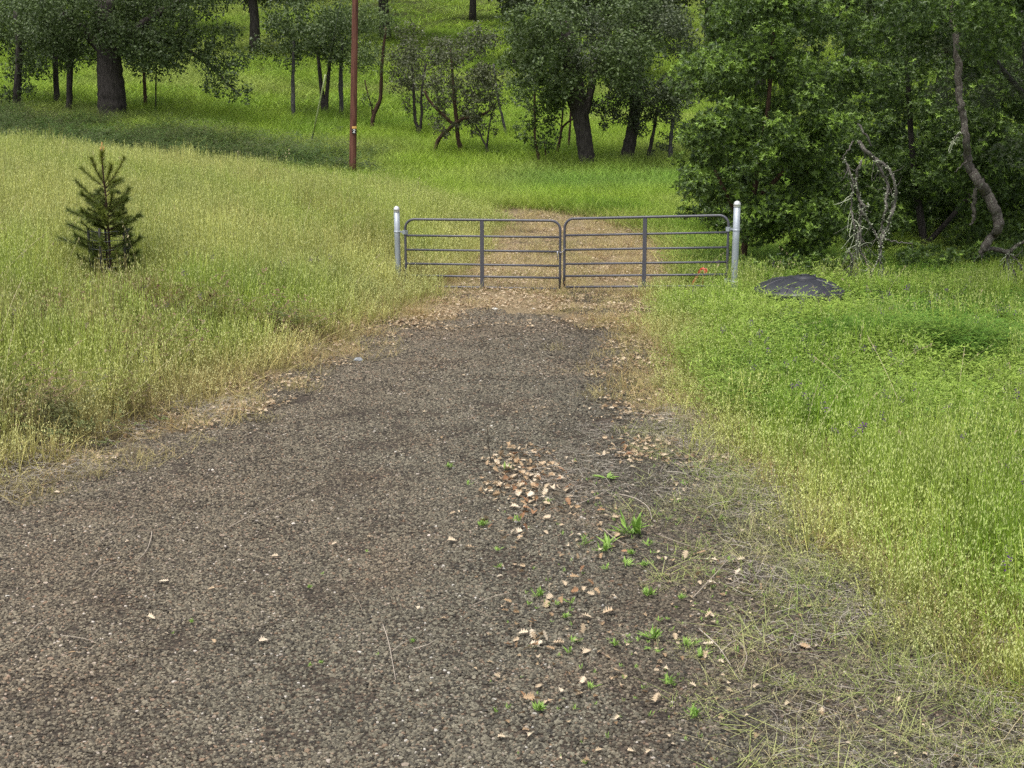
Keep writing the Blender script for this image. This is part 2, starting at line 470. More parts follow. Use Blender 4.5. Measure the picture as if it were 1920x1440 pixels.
# ------------------------------------------------------------------ terrain sheets
def axis(lo, hi, step, far, k=1.16):
    a = list(np.arange(lo, hi, step)); s_ = step
    while a[-1] < far: s_ *= k; a.append(a[-1] + s_)
    s_ = step
    while a[0] > -far: s_ *= k; a.insert(0, a[0] - s_)
    return np.array(a)
def sheet(xs, ys, dz=0.0):
    X, Y = np.meshgrid(xs, ys); Z = height(X, Y) + dz
    nx = len(xs); i, j = np.meshgrid(np.arange(nx - 1), np.arange(len(ys) - 1))
    a = (j * nx + i).ravel(); b = a + 1; c = a + nx + 1; d = a + nx
    F = np.concatenate([np.stack([a, b, c], 1), np.stack([a, c, d], 1)])
    return np.stack([X.ravel(), Y.ravel(), Z.ravel()], 1), F
xs = axis(-24, 24, .3, 420); ys = axis(4, 75, .3, 420)
V, F = sheet(xs, ys)
dl = road_l(V[:, 1]) - V[:, 0]; dr = V[:, 0] - road_r(V[:, 1])
lush = sstep(0.2, 1.6, np.maximum(dl, dr))
g = link('ground', raw_mesh('ground', V, F, M_GROUND, {'lush': lush}, None, True))
tag(g, kind='structure')
# the gravel drive: a strip following its two ragged edges, 6 mm above the soil
yy = np.concatenate([np.arange(-40, 4, 1.0), np.arange(4, 44, .14)])
cols = np.linspace(0, 1, 72)
L_ = road_l(yy) + (fbm(yy, yy * 0, 1.1, 2) - .5) * .7 - .1
R_ = road_r(yy) + (fbm(yy, yy * 0 + 9, 1.1, 4) - .5) * .6 + .1
Xd = L_[:, None] + (R_ - L_)[:, None] * cols[None, :]
Yd = np.repeat(yy[:, None], len(cols), 1)
nx = len(cols); i, j = np.meshgrid(np.arange(nx - 1), np.arange(len(yy) - 1))
a = (j * nx + i).ravel()
Fd = np.concatenate([np.stack([a, a + 1, a + nx + 1], 1), np.stack([a, a + nx + 1, a + nx], 1)])
Vd = np.stack([Xd.ravel(), Yd.ravel(), height(Xd, Yd).ravel() + .012], 1)
def litter_w(x, y):
    n = fbm(x, y, 1.3, 5)
    e = np.minimum(x - road_l(y), road_r(y) - x)
    w1 = sstep(21.0, 25.5, y + (n - .5) * 5) * sstep(44, 38, y)
    w2 = sstep(.7, .0, e + (n - .5) * .8) * sstep(13, 17, y) * .8
    return np.clip(np.maximum(w1 * sstep(.28, .55, n + .12), w2), 0, 1)
d = link('gravel_drive', raw_mesh('gravel_drive', Vd, Fd, M_DRIVE, {'litter': litter_w(Vd[:, 0], Vd[:, 1])}, None, True))
tag(d, kind='structure')

# ------------------------------------------------------------------ stuff: scattered clumps (geometry nodes, shapes kept in the same mesh)
def scatter_tree(nvar):
    ng = bpy.data.node_groups.new('scatter_%d' % nvar, 'GeometryNodeTree')
    ng.interface.new_socket('Geometry', in_out='INPUT', socket_type='NodeSocketGeometry')
    ng.interface.new_socket('Geometry', in_out='OUTPUT', socket_type='NodeSocketGeometry')
    N, L = ng.nodes, ng.links
    gi = N.new('NodeGroupInput'); go = N.new('NodeGroupOutput')
    def attr(nm, dt):
        a = N.new('GeometryNodeInputNamedAttribute'); a.data_type = dt; a.inputs['Name'].default_value = nm; return a.outputs['Attribute']
    pid = attr('pid', 'INT')
    g2i = N.new('GeometryNodeGeometryToInstance')
    def pick(k):
        c = N.new('FunctionNodeCompare'); c.data_type = 'INT'; c.operation = 'EQUAL'
        ii = [s_ for s_ in c.inputs if s_.type == 'INT']
        L.new(pid, ii[0]); ii[1].default_value = k
        sg = N.new('GeometryNodeSeparateGeometry'); sg.domain = 'POINT'
        L.new(gi.outputs[0], sg.inputs['Geometry']); L.new(c.outputs['Result'], sg.inputs['Selection'])
        return sg.outputs['Selection']
    for k in range(nvar, 0, -1): L.new(pick(k), g2i.inputs[0])
    iop = N.new('GeometryNodeInstanceOnPoints')
    L.new(pick(0), iop.inputs['Points']); L.new(g2i.outputs[0], iop.inputs['Instance'])
    iop.inputs['Pick Instance'].default_value = True
    L.new(attr('var', 'INT'), iop.inputs['Instance Index'])
    e = N.new('FunctionNodeEulerToRotation'); L.new(attr('rot', 'FLOAT_VECTOR'), e.inputs[0])
    L.new(e.outputs[0], iop.inputs['Rotation']); L.new(attr('scl', 'FLOAT_VECTOR'), iop.inputs['Scale'])
    L.new(iop.outputs[0], go.inputs[0])
    return ng
def scatter(name, label, cat, protos, mats, pos, rot, scl, tint, var=None):
    """protos: list of MB in unit space; the points carry rotation, size and tint"""
    n = len(pos)
    if var is None: var = rng.integers(0, len(protos), n)
    Vs, Fs, Ms, T, K, PID = [], [], [], [], [], []
    off = 0
    for i_, p in enumerate(protos):
        v, f, A, M = p.arrays()
        Vs.append(v); Fs.append(f + off); Ms.append(M); off += len(v)
        T.append(A.get('t', np.zeros(len(v)))); K.append(A.get('k', np.zeros(len(v)))); PID.append(np.full(len(v), i_ + 1, int))
    z3 = np.zeros((off, 3))
    A = {'t': np.concatenate(T + [np.zeros(n)]), 'k': np.concatenate(K + [np.zeros(n)]),
         'pid': np.concatenate(PID + [np.zeros(n, int)]), 'var': np.concatenate([np.zeros(off, int), var.astype(int)]),
         'rot': np.vstack([z3, rot]), 'scl': np.vstack([z3 + 1, scl]), 'tint': np.vstack([z3, tint])}
    me = raw_mesh(name, np.vstack(Vs + [pos]), np.concatenate(Fs), mats, A, np.concatenate(Ms))
    o = link(name, me)
    md = o.modifiers.new('scatter', 'NODES'); md.node_group = scatter_tree(len(protos))
    tag(o, label, cat, kind='stuff')
    print(name, n, 'clumps;', len(np.concatenate(Fs)), 'tris in shapes')
    return o

def ribbon(mb, pts, w0, w1, side, k=0.0, t0=0.0, t1=1.0, mat=0):
    P = np.asarray(pts); m = len(P)
    wd = np.linspace(w0, w1, m)[:, None] * .5
    V = np.concatenate([P - side * wd, P + side * wd]); F = []
    for i in range(m - 1): F += [(i, i + 1, m + i + 1), (i, m + i + 1, m + i)]
    t = np.linspace(t0, t1, m)
    mb.add(V, F, mat, t=np.concatenate([t, t]), k=k)
def stalk(mb, r, x, y, h, lean, az, w0, w1, nseg=3, bend=.35, k=0.0):
    d_ = np.array([math.cos(az), math.sin(az), 0])
    pts = []
    for i in range(nseg + 1):
        t = i / nseg
        pts.append(np.array([x, y, 0]) + d_ * (lean * t + bend * lean * t * t) + np.array([0, 0, h * (t - .12 * lean * t * t)]))
    a = r.uniform(0, math.pi)
    ribbon(mb, pts, w0, w1, np.array([math.cos(a), math.sin(a), 0]), k)
    return pts
def oat_clump(seed, n=46, rad=.30, heads=.75, blades=34, wmul=1.0):
    r = np.random.default_rng(seed); mb = MB()
    for i in range(n):
        q = rad * math.sqrt(r.random()); a = r.uniform(0, 6.28)
        h = r.uniform(.60, 1.0)
        pts = stalk(mb, r, q * math.cos(a), q * math.sin(a), h, r.uniform(.01, .13) if r.random() > .15 else r.uniform(.1, .35), r.uniform(0, 6.28), .0056 * wmul, .0028 * wmul)
        if r.random() < heads:
            for j in range(r.integers(5, 9)):
                tt = r.uniform(.62, 1.0); p = pts[2] + (pts[3] - pts[2]) * np.clip((tt - .667) * 3, -.3, 1)
                az = r.uniform(0, 6.28); dd = np.array([math.cos(az), math.sin(az), 0]); ln = r.uniform(.010, .040)
                c = p + dd * ln + np.array([0, 0, -ln * .35]); L0 = r.uniform(.020, .034) * wmul; W0 = r.uniform(.005, .009) * wmul
                ax = np.array([dd[0] * .35, dd[1] * .35, -1]); sd = np.array([-dd[1], dd[0], 0])
                mb.add([c - ax * L0 * .5, c + sd * W0 * .5, c + ax * L0 * .5, c - sd * W0 * .5], [(0, 1, 2), (0, 2, 3)], t=1.0, k=r.uniform(.5, 1))
    for i in range(blades):
        q = rad * math.sqrt(r.random()); a = r.uniform(0, 6.28)
        stalk(mb, r, q * math.cos(a), q * math.sin(a), r.uniform(.22, .55), r.uniform(.03, .25), r.uniform(0, 6.28), .0085 * wmul, .002, bend=.9)
    return mb
def blade_clump(seed, n=80, rad=.30, wmul=1.0, heads=.1):
    r = np.random.default_rng(seed); mb = MB()
    for i in range(n):
        q = rad * math.sqrt(r.random()); a = r.uniform(0, 6.28)
        pts = stalk(mb, r, q * math.cos(a), q * math.sin(a), r.uniform(.5, 1.0), r.uniform(.03, .30), r.uniform(0, 6.28), .0085 * wmul, .0020 * wmul, bend=.8)
        if r.random() < heads:
            c = pts[-1]; mb.add([c, c + np.array([.004, 0, -.015]) * wmul, c + np.array([0, 0, -.035]) * wmul, c + np.array([-.004, 0, -.015]) * wmul], [(0, 1, 2), (0, 2, 3)], t=1.0, k=.8)
    return mb
def vetch_clump(seed, n=26, rad=.30):
    r = np.random.default_rng(seed); mb = MB()
    for i in range(n):
        q = rad * math.sqrt(r.random()); a = r.uniform(0, 6.28)
        pts = stalk(mb, r, q * math.cos(a), q * math.sin(a), r.uniform(.6, 1.0), r.uniform(.1, .45), r.uniform(0, 6.28), .004, .002, 4, .8)
        for j in range(r.integers(8, 13)):
            tt = r.uniform(.3, 1.0) * 4; i0 = min(int(tt), 3); p = pts[i0] + (pts[i0 + 1] - pts[i0]) * (tt - i0)
            az = r.uniform(0, 6.28); dd = np.array([math.cos(az), math.sin(az), r.uniform(-.2, .7)]); sd = np.array([-math.sin(az), math.cos(az), r.uniform(-.3, .3)])
            ln = r.uniform(.030, .058); W = r.uniform(.008, .014)
            for s_ in (0.25, .6):
                c = p + dd * ln * s_ * 1.6
                mb.add([c, c + dd * ln * .5 + sd * W, c + dd * ln, c + dd * ln * .5 - sd * W], [(0, 1, 2), (0, 2, 3)], t=.5 + .5 * r.random(), k=0)
    return mb
def thatch_patch(seed, n=60, rad=.32):
    r = np.random.default_rng(seed); mb = MB()
    for i in range(n):
        a = r.uniform(0, 6.28); q = rad * math.sqrt(r.random()); c = np.array([q * math.cos(a), q * math.sin(a), r.uniform(.012, .05)])
        az = r.uniform(0, 6.28); ln = r.uniform(.08, .30); k = r.uniform(-2.5, 2.5); pts = [c]
        for s_ in range(4):
            az += k * .25; pts.append(pts[-1] + np.array([math.cos(az), math.sin(az), r.uniform(-.22, .22)]) * ln / 4)
        pts = np.array(pts); pts[:, 2] = np.maximum(pts[:, 2], .008)
        ribbon(mb, pts, r.uniform(.0022, .0045), .0016, np.array([-math.sin(az), math.cos(az), .4]))
    return mb
def leaf_shape(seed, L0=.10, curl=.5):
    r = np.random.default_rng(seed)
    st = [(-.28, .008), (0, .014), (.06, .06), (.20, .30), (.28, .11), (.42, .42), (.50, .15), (.64, .46), (.74, .18), (.86, .30), (.92, .14), (1.0, .01)]
    V = []; cv = r.uniform(-1, 1) * curl; cu = r.uniform(.3, 1.0) * curl * 1.6; tw = r.uniform(-.6, .6) * curl
    for t, hw in st:
        a = hw * r.uniform(.75, 1.2); b = hw * r.uniform(.75, 1.2)
        fw = .07 if hw > .18 else 0
        for s_, w_ in ((-1, a), (0, 0), (1, b)):
            x = t + (fw if s_ else 0); y = s_ * w_ + .05 * cv * t * t
            z = cu * y * y * 1.4 + .25 * cv * (t - .5) ** 2 + tw * y * (t - .4)
            V.append((x - .45, y, z))
    F = []
    for i in range(len(st) - 1):
        p, q = i * 3, i * 3 + 3
        F += [(p, p + 1, q + 1), (p, q + 1, q), (p + 1, p + 2, q + 2), (p + 1, q + 2, q + 1)]
    V = np.array(V); V[:, 2] -= V[:, 2].min()
    return V * L0, np.array(F)
def litter_patch(seed, n=30, rad=.34):
    r = np.random.default_rng(seed); mb = MB()
    for i in range(n):
        v, f = leaf_shape(seed * 100 + i, r.uniform(.035, .078), .9)
        a = r.uniform(0, 6.28); ti = r.uniform(-.5, .5); q = rad * math.sqrt(r.random()); b = r.uniform(0, 6.28)
        Rz = np.array([[math.cos(a), -math.sin(a), 0], [math.sin(a), math.cos(a), 0], [0, 0, 1]]); Rx = np.array([[1, 0, 0], [0, math.cos(ti), -math.sin(ti)], [0, math.sin(ti), math.cos(ti)]])
        mb.add(v @ (Rz @ Rx).T + np.array([q * math.cos(b), q * math.sin(b), r.uniform(.008, .03)]), f)
    return mb
_t = (1 + 5 ** .5) / 2
ICO_V = np.array([(-1, _t, 0), (1, _t, 0), (-1, -_t, 0), (1, -_t, 0), (0, -1, _t), (0, 1, _t), (0, -1, -_t), (0, 1, -_t), (_t, 0, -1), (_t, 0, 1), (-_t, 0, -1), (-_t, 0, 1)]) / math.sqrt(1 + _t * _t)
ICO_F = np.array([(0, 11, 5), (0, 5, 1), (0, 1, 7), (0, 7, 10), (0, 10, 11), (1, 5, 9), (5, 11, 4), (11, 10, 2), (10, 7, 6), (7, 1, 8), (3, 9, 4), (3, 4, 2), (3, 2, 6), (3, 6, 8), (3, 8, 9), (4, 9, 5), (2, 4, 11), (6, 2, 10), (8, 6, 7), (9, 8, 1)])
def stone_patch(seed, n=570, rad=.36):
    r = np.random.default_rng(seed); mb = MB()
    for i in range(n):
        v = ICO_V * r.uniform(.72, 1.2, (12, 1)) * np.array([r.uniform(.7, 1.3), r.uniform(.7, 1.2), r.uniform(.45, .9)])
        s_ = r.uniform(.0070, .0148) if r.random() > .05 else r.uniform(.013, .020)
        a = r.uniform(0, 6.28); Rz = np.array([[math.cos(a), -math.sin(a), 0], [math.sin(a), math.cos(a), 0], [0, 0, 1]])
        q = rad * math.sqrt(r.random()); b = r.uniform(0, 6.28)
        mb.add(v @ Rz.T * s_ + np.array([q * math.cos(b), q * math.sin(b), s_ * .35 + r.uniform(0, .006)]), ICO_F)
    return mb

def candidates(y0, y1, step, margin=.46, pad=2.5, xlo=-1e9, xhi=1e9):
    out = []
    ny = int((y1 - y0) / step)
    for iy in range(ny):
        y = y0 + iy * step; xm = margin * y + pad
        a, b = max(-xm, xlo), min(xm, xhi)
        if b <= a: continue
        x = np.arange(a, b, step); x = x + rng.uniform(-.5, .5, len(x)) * step
        out.append(np.stack([x, y + rng.uniform(-.5, .5, len(x)) * step], 1))
    return np.concatenate(out)
def on_ground(xy, dz=0.0): return np.stack([xy[:, 0], xy[:, 1], height(xy[:, 0], xy[:, 1]) + dz], 1)
def zrot(n, tilt=.06): return np.stack([rng.normal(0, tilt, n), rng.normal(0, tilt, n), rng.uniform(0, 6.28, n)], 1)
def zrot_on(c):
    # spin each flat patch and lay it along the slope under it
    n = len(c); e = .12; x, y = c[:, 0], c[:, 1]; a = rng.uniform(0, 6.28, n)
    nx = -(height(x + e, y) - height(x - e, y)) / (2 * e); ny = -(height(x, y + e) - height(x, y - e)) / (2 * e)
    lx = nx * np.cos(a) + ny * np.sin(a); ly = -nx * np.sin(a) + ny * np.cos(a)
    return np.stack([-ly, lx, a], 1)
def lerp(a, b, t): return np.asarray(a)[None, :] * (1 - t)[:, None] + np.asarray(b)[None, :] * t[:, None]
def blend(c, b, t): return c * (1 - t)[:, None] + np.asarray(b)[None, :] * t[:, None]

# things that stand in the grass keep a little room around them
TANK = (at(1498, 545, 24.5)[0], 24.5)
def zones(xy):
    x, y = xy[:, 0], xy[:, 1]
    dl = road_l(y) - x; dr = x - road_r(y)
    return x, y, dl, dr, np.maximum(dl, dr)

# vetch: bright green mounds on the right, a dark band behind the crest of the left bank
def vetch_w(x, y):
    n = fbm(x, y, 2.4, 6)
    r1 = sstep(2.2, 4.4, x + (n - .5) * 3.0) * sstep(12.0, 17.0, y + (n - .5) * 4 + .25 * (x - 4)) * np.maximum(sstep(27.5, 25.0, y), sstep(3.2, 4.0, x - .06 * (y - 28)) * sstep(34, 31, y) * .8)
    r3 = sstep(1.0, 2.6, x - road_r(y) + (n - .5) * 2) * sstep(10.6, 9.2, y - .55 * (x - 3.3)) * .6
    r2 = sstep(.55, .72, n) * sstep(1.2, 2.5, road_l(y) - x) * sstep(20, 14, y) * .8
    return np.clip(np.maximum(np.maximum(r1, r2), r3), 0, 1)
def crest_w(x, y):
    n = fbm(x, y, 3.0, 2)
    c = 50.0 + .30 * np.maximum(0, -x - 9) + (n - .5) * 4
    return np.clip(1.7 * np.exp(-((y - c) / (2.2 + .25 * np.maximum(0, -x - 7))) ** 2) * sstep(-3.5, -8.0, x) * (.35 + .6 * sstep(.35, .55, n)), 0, .84)

PALE = (.45, .485, .135); MIDG = (.285, .395, .048); LUSHG = (.150, .290, .030); HILLG = (.27, .40, .040); STRAW = (.44, .36, .16); OCHRE = (.36, .29, .10)

oatP = [oat_clump(10 + i, 34, .32, .9, 16, 1.5) for i in range(6)]
farP = [oat_clump(40 + i, 34, .42, .6, 30, 1.9) for i in range(4)]
bladeP = [blade_clump(60 + i) for i in range(4)]
farbP = [blade_clump(70 + i, 70, .42, 1.7, .25) for i in range(4)]
dryP = [oat_clump(80 + i, 22, .26, .6, 26) for i in range(4)]
vetchP = [vetch_clump(90 + i) for i in range(4)]

PINE = hit(208, 532)
DRIED = [(hit(u, v), sx, sy, wt) for u, v, sx, sy, wt in ((240, 610, .75, .55, 1), (330, 620, .6, .45, .9), (150, 600, .6, .5, .7), (60, 640, .7, .5, .8), (190, 670, .7, .35, .7), (70, 805, .50, .5, 1), (245, 812, .36, .32, 1), (520, 640, .35, .3, .6), (400, 640, .4, .3, .5))]
def dried_w(x, y):
    w_ = np.zeros(np.shape(x))
    for p, sx, sy, wt in DRIED: w_ = np.maximum(w_, wt * np.exp(-((x - p[0]) / sx) ** 2 - ((y - p[1]) / sy) ** 2))
    return np.clip(w_ * (.6 + .8 * fbm(x, y, .5, 2)), 0, 1)
def grass_left():
    c = np.concatenate([candidates(11, 24, .30, xhi=-1), candidates(24, 44, .34, xhi=2)])
    x, y, dl, dr, e = zones(c)
    n = fbm(x, y, 1.2, 0)
    keep = (dl > .12 + (n - .5) * .7 - .35 * sstep(22, 25, y)) & (rng.random(len(x)) < 1 - .8 * vetch_w(x, y)) & (rng.random(len(x)) < 1 - .8 * crest_w(x, y)) & (rng.random(len(x)) < 1 - .88 * dried_w(x, y))
    c = c[keep]; x, y, dl, dr, e = zones(c); k = len(c)
    n1, n2 = fbm(x, y, 3.0, 1), fbm(x, y, 1.0, 4)
    edge = sstep(1.2, .1, dl + (n2 - .5) * 1.2) * (1 - .65 * sstep(20, 25, y))
    h = (.50 + .42 * sstep(.2, 2.2, dl)) * rng.uniform(.72, 1.2, k) * (.74 + .5 * fbm(x, y, .8, 3))
    h *= 1 - .35 * sstep(.6, .05, dl) * (1 - sstep(21, 24, y))
    h *= 1 - .62 * sstep(1.15, .6, np.hypot((x - PINE[0]) * 1.1, (y - PINE[1] + .8) * .62))
    t = lerp(MIDG, PALE, np.clip(sstep(.3, .62, n1) * .8 + sstep(17, 30, y) * .45, 0, 1))
    t = blend(t, (.150, .250, .045), sstep(.58, .75, n2) * .45)
    t = blend(t, OCHRE, sstep(.58, .75, fbm(x, y, 2.0, 7)) * .45)
    t = blend(t, STRAW, edge * .8)
    t = blend(t, (.30, .215, .10), dried_w(x, y) * .8)
    t = blend(t, HILLG, sstep(35, 42.5, y + (n2 - .5) * 5) * sstep(-9, -4, x) * .75)
    t *= rng.uniform(.80, 1.15, (k, 1)) * (.74 + .52 * fbm(x, y, .7, 6))[:, None]
    s_ = rng.uniform(.85, 1.15, k)
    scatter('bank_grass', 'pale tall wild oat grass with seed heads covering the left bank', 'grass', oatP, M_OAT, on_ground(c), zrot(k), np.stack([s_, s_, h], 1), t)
grass_left()
def grass_right():
    c = candidates(7.5, 27.5, .29, xlo=1.2)
    x, y, dl, dr, e = zones(c)
    n = fbm(x, y, 1.0, 0)
    keep = (dr > .18 + (n - .5) * .8) & (rng.random(len(x)) < 1 - .86 * vetch_w(x, y))
    keep &= (x - TANK[0]) ** 2 + (y - TANK[1]) ** 2 > .86 ** 2
    keep &= ~((y > 22.5) & (y < 26.2) & (np.abs(x - TANK[0] * y / 24.5) < .95) & (x > TANK[0] - .55) & (rng.random(len(x)) < .9))
    c = c[keep]; x, y, dl, dr, e = zones(c); k = len(c)
    front = (y > 20.0) & (y < 24.3) & (x > TANK[0] * y / 24.5 - .42) & (x < TANK[0] * y / 24.5 + 1.1)
    n1, n2 = fbm(x, y, 2.4, 1), fbm(x, y, .9, 4)
    edge = sstep(1.1, .1, dr + (n2 - .5) * 1.0)
    h = (.46 + .32 * sstep(.2, 1.6, dr)) * rng.uniform(.72, 1.2, k) * (.74 + .5 * fbm(x, y, .8, 3)) * (1 - .4 * sstep(.6, .05, dr))
    h = np.where(front, h * .45, h)
    h *= 1 - .75 * sstep(1.0, .6, np.hypot((x - 3.36) / .55, (y - 25.5) / 1.2))
    t = lerp((.215, .365, .030), (.325, .43, .075), sstep(.35, .65, n1))
    t = blend(t, (.34, .37, .085), sstep(.55, .75, n2) * .4)
    t = blend(t, STRAW, edge * .5)
    t *= rng.uniform(.80, 1.15, (k, 1)) * (.74 + .52 * fbm(x, y, .7, 6))[:, None]
    s_ = rng.uniform(.85, 1.15, k)
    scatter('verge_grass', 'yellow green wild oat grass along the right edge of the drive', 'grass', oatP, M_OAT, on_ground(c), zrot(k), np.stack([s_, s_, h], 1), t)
grass_right()
def vetch():
    c = np.concatenate([candidates(8, 34, .24, xlo=2.0, xhi=9), candidates(11, 22, .26, xhi=-2.5)])
    x, y, dl, dr, e = zones(c)
    keep = (rng.random(len(x)) < vetch_w(x, y) * 1.1) & (e > .5) & (np.hypot((x - 3.40) / .55, (y - 25.6) / 1.25) > 1)
    keep &= (x - TANK[0]) ** 2 + (y - TANK[1]) ** 2 > .92 ** 2
    c = c[keep]; x, y, dl, dr, e = zones(c); k = len(c)
    n1 = fbm(x, y, 1.6, 3)
    h = (.28 + .28 * n1) * rng.uniform(.85, 1.25, k)
    h = np.where((y > 22.2) & (y < 23.9) & (np.abs(x - TANK[0]) < 1.25), rng.uniform(.34, .50, k) * np.where(x < TANK[0] - .35, .5, 1.0), h)
    t = lerp((.105, .215, .028), (.265, .375, .066), sstep(.3, .62, n1 + (rng.random(k) - .5) * .2))
    s_ = rng.uniform(.9, 1.25, k)
    scatter('vetch_mounds', 'bright green leafy vetch sprawling in mounds beside the tank and drive', 'vetch', vetchP, M_VETCH, on_ground(c), zrot(k, .12), np.stack([s_, s_, h], 1), t)
    c = candidates(43, 64, .42, xhi=-3)
    x, y = c[:, 0], c[:, 1]
    c = c[rng.random(len(x)) < crest_w(x, y) * 1.1]; k = len(c); x, y = c[:, 0], c[:, 1]
    t = lerp((.070, .140, .026), (.105, .115, .052), rng.random(k))
    s_ = rng.uniform(1.3, 1.9, k)
    scatter('crest_vetch', 'dark green vetch band along the crest of the left bank', 'vetch', vetchP, M_VETCH, on_ground(c), zrot(k, .12), np.stack([s_, s_, rng.uniform(.5, .8, k)], 1), t)
vetch()
def brown_patches():
    # dried brownish purple vetch and long leaning stalks in the left bank
    c = candidates(12, 24, .27, xhi=-2.5)
    e0 = road_l(c[:, 1]) - c[:, 0]
    c = c[(rng.random(len(c)) < 1.1 * dried_w(c[:, 0], c[:, 1])) & (e0 > .3)]; k = len(c); s_ = rng.uniform(.8, 1.3, k)
    t = lerp((.22, .135, .090), (.13, .17, .055), rng.random(k) ** 1.3)
    scatter('dried_vetch', 'brownish purple drying vetch in patches on the left bank', 'vetch', vetchP, M_VETCH, on_ground(c), zrot(k, .2), np.stack([s_, s_, rng.uniform(.42, .74, k)], 1), t)
    r = np.random.default_rng(5); pr = []
    for i in range(4):
        mb = MB(); pts = stalk(mb, r, 0, 0, 1.0, r.uniform(.25, .8), r.uniform(0, 6.28), .007, .003, 5, .4)
        for j in range(6):
            p = pts[-1] + (pts[-2] - pts[-1]) * r.random(); mb.add([p, p + r.normal(0, .012, 3), p + np.array([0, 0, -.04])], [(0, 1, 2)], t=1.0, k=1.0)
        pr.append(mb)
    c = np.concatenate([np.stack([rng.uniform(-8.5, -3.2, 110), rng.uniform(13.5, 22, 110)], 1), np.stack([rng.uniform(2.6, 6.5, 60), rng.uniform(9.5, 26, 60)], 1), np.stack([rng.uniform(-13, -2.5, 90), rng.uniform(22, 40, 90)], 1)])
    e = np.maximum(road_l(c[:, 1]) - c[:, 0], c[:, 0] - road_r(c[:, 1])); c = c[e > .15]; k = len(c); h = rng.uniform(.6, 1.15, k)
    scatter('leaning_stalks', 'long pale dry stalks leaning out of the grass', 'dry stalks', pr, M_DRY, on_ground(c), zrot(k, .15), np.stack([h, h, h], 1), np.tile((.42, .37, .22), (k, 1)))
brown_patches()
def grass_hill():
    c = np.concatenate([candidates(27, 46, .36, xlo=-14), candidates(40, 64, .50), candidates(64, 110, .9), candidates(110, 170, 1.6)])
    x, y, dl, dr, e = zones(c)
    track = (y < 41) & (e < .3)
    keep = ~track & ~((dl > 0) & (y < 42)) & (np.hypot(x - 3.45, y - 26.6) > .5) & (rng.random(len(x)) < 1 - .75 * crest_w(x, y))
    c = c[keep]; x, y, dl, dr, e = zones(c); k = len(c)
    n1, n2 = fbm(x, y, 6.0, 1), fbm(x, y, 2.0, 4)
    h = np.where(y < 50, .42, .50) * rng.uniform(.8, 1.2, k)
    t = lerp((.180, .300, .030), HILLG, sstep(.3, .65, n2))
    t = blend(t, (.33, .39, .10), sstep(.45, .7, n1) * .6)
    t = blend(t, (.36, .33, .11), sstep(1.1, .1, e) * sstep(44, 36, y) * .7)
    t = blend(t, (.15, .30, .045), sstep(42, 47, y) * sstep(52, 46, y) * sstep(-1, 1, x) * .7)
    t = blend(t, (.37, .44, .10), sstep(48, 42, y + (n2 - .5) * 5) * sstep(2, -1, x) * .6)
    t *= rng.uniform(.85, 1.15, (k, 1)) * (.8 + .4 * fbm(x, y, 1.3, 6))[:, None]
    s_ = np.where(y < 46, 1.0, np.where(y < 64, 1.25, np.where(y < 110, 2.2, 3.6))) * rng.uniform(.9, 1.15, k)
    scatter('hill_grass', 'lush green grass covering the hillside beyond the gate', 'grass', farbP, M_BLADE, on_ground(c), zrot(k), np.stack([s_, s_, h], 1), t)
grass_hill()
def dry_edges():
    # thin straw stems: the fringe of the drive, the track behind the gate, the tangle at lower right
    c = np.concatenate([candidates(7.5, 27, .22, xlo=-9, xhi=5), candidates(27, 41, .30, xlo=-4, xhi=6)])
    x, y, dl, dr, e = zones(c)
    n = fbm(x, y, .9, 6)
    ins = -e
    p = sstep(1.3, -.1, ins + (n - .5) * 1.2) * sstep(-1.5, -.2, -e)
    p = np.maximum(p * .75, sstep(24.0, 27.5, y) * (.35 + .5 * sstep(.35, .6, n)))
    p = np.where((x > .6) & (y < 16.5), sstep(.5, 2.0, x + (n - .5) * 1.6 - .05 * (y - 9)) * .70 + .3 * sstep(.5, -.2, ins), p)
    p = np.where((dl > -2.0) & (y < 19), p * .6, p)
    keep = (rng.random(len(x)) < p) & (e < 1.3)
    c = c[keep]; x, y, dl, dr, e = zones(c); k = len(c)
    t = lerp(STRAW, (.30, .28, .10), rng.random(k) ** 1.5)
    t = blend(t, (.33, .19, .08), (rng.random(k) < .12) * .6)
    inn = (x > .6) & (y < 16.5) & (e < .2)
    t[inn] = lerp((.33, .29, .17), (.27, .36, .085), rng.random(inn.sum()))
    h = rng.uniform(.10, .26, k) * np.where(inn, .55 + .5 * sstep(-.9, .0, e), 1); s_ = rng.uniform(.7, 1.1, k)
    scatter('dry_grass', 'thin straw coloured dry grass fringing the gravel drive', 'grass', dryP, M_DRY, on_ground(c), zrot(k, .12), np.stack([s_, s_, h], 1), t)
dry_edges()
def gravel():
    c = np.concatenate([candidates(6.8, 14, .36, .5, 1.2, -9, 4.2), candidates(14, 27, .42, .5, 1.2, -7, 3)])
    x, y, dl, dr, e = zones(c)
    keep = (e < .25) & (rng.random(len(x)) < 1 - .9 * litter_w(x, y))
    c = c[keep]; k = len(c)
    s_ = np.where(c[:, 1] > 18, 1.15, 1.0) * rng.uniform(.92, 1.08, k)
    x, y = c[:, 0], c[:, 1]; n1 = fbm(x, y, 1.8, 1); n2 = fbm(x, y, .9, 4)
    one = lerp((.98, .97, .92), (1.10, 1.02, .94), np.clip(sstep(.5, -3.0, x + (n1 - .5) * 3) + sstep(16, 24, y + (n1 - .5) * 5), 0, 1))
    one = blend(one, (1.18, 1.0, .88), sstep(.56, .7, n2) * .5); one = .80 * one * (1 - .22 * sstep(.3, 1.2, x)[:, None]) * rng.uniform(.88, 1.12, (k, 1))
    scatter('gravel_stones', 'small grey brown crushed gravel stones covering the drive', 'gravel', [stone_patch(200 + i) for i in range(5)], M_STONE,
            on_ground(c, .006), zrot_on(c), np.stack([s_, s_, s_], 1), one)
gravel()
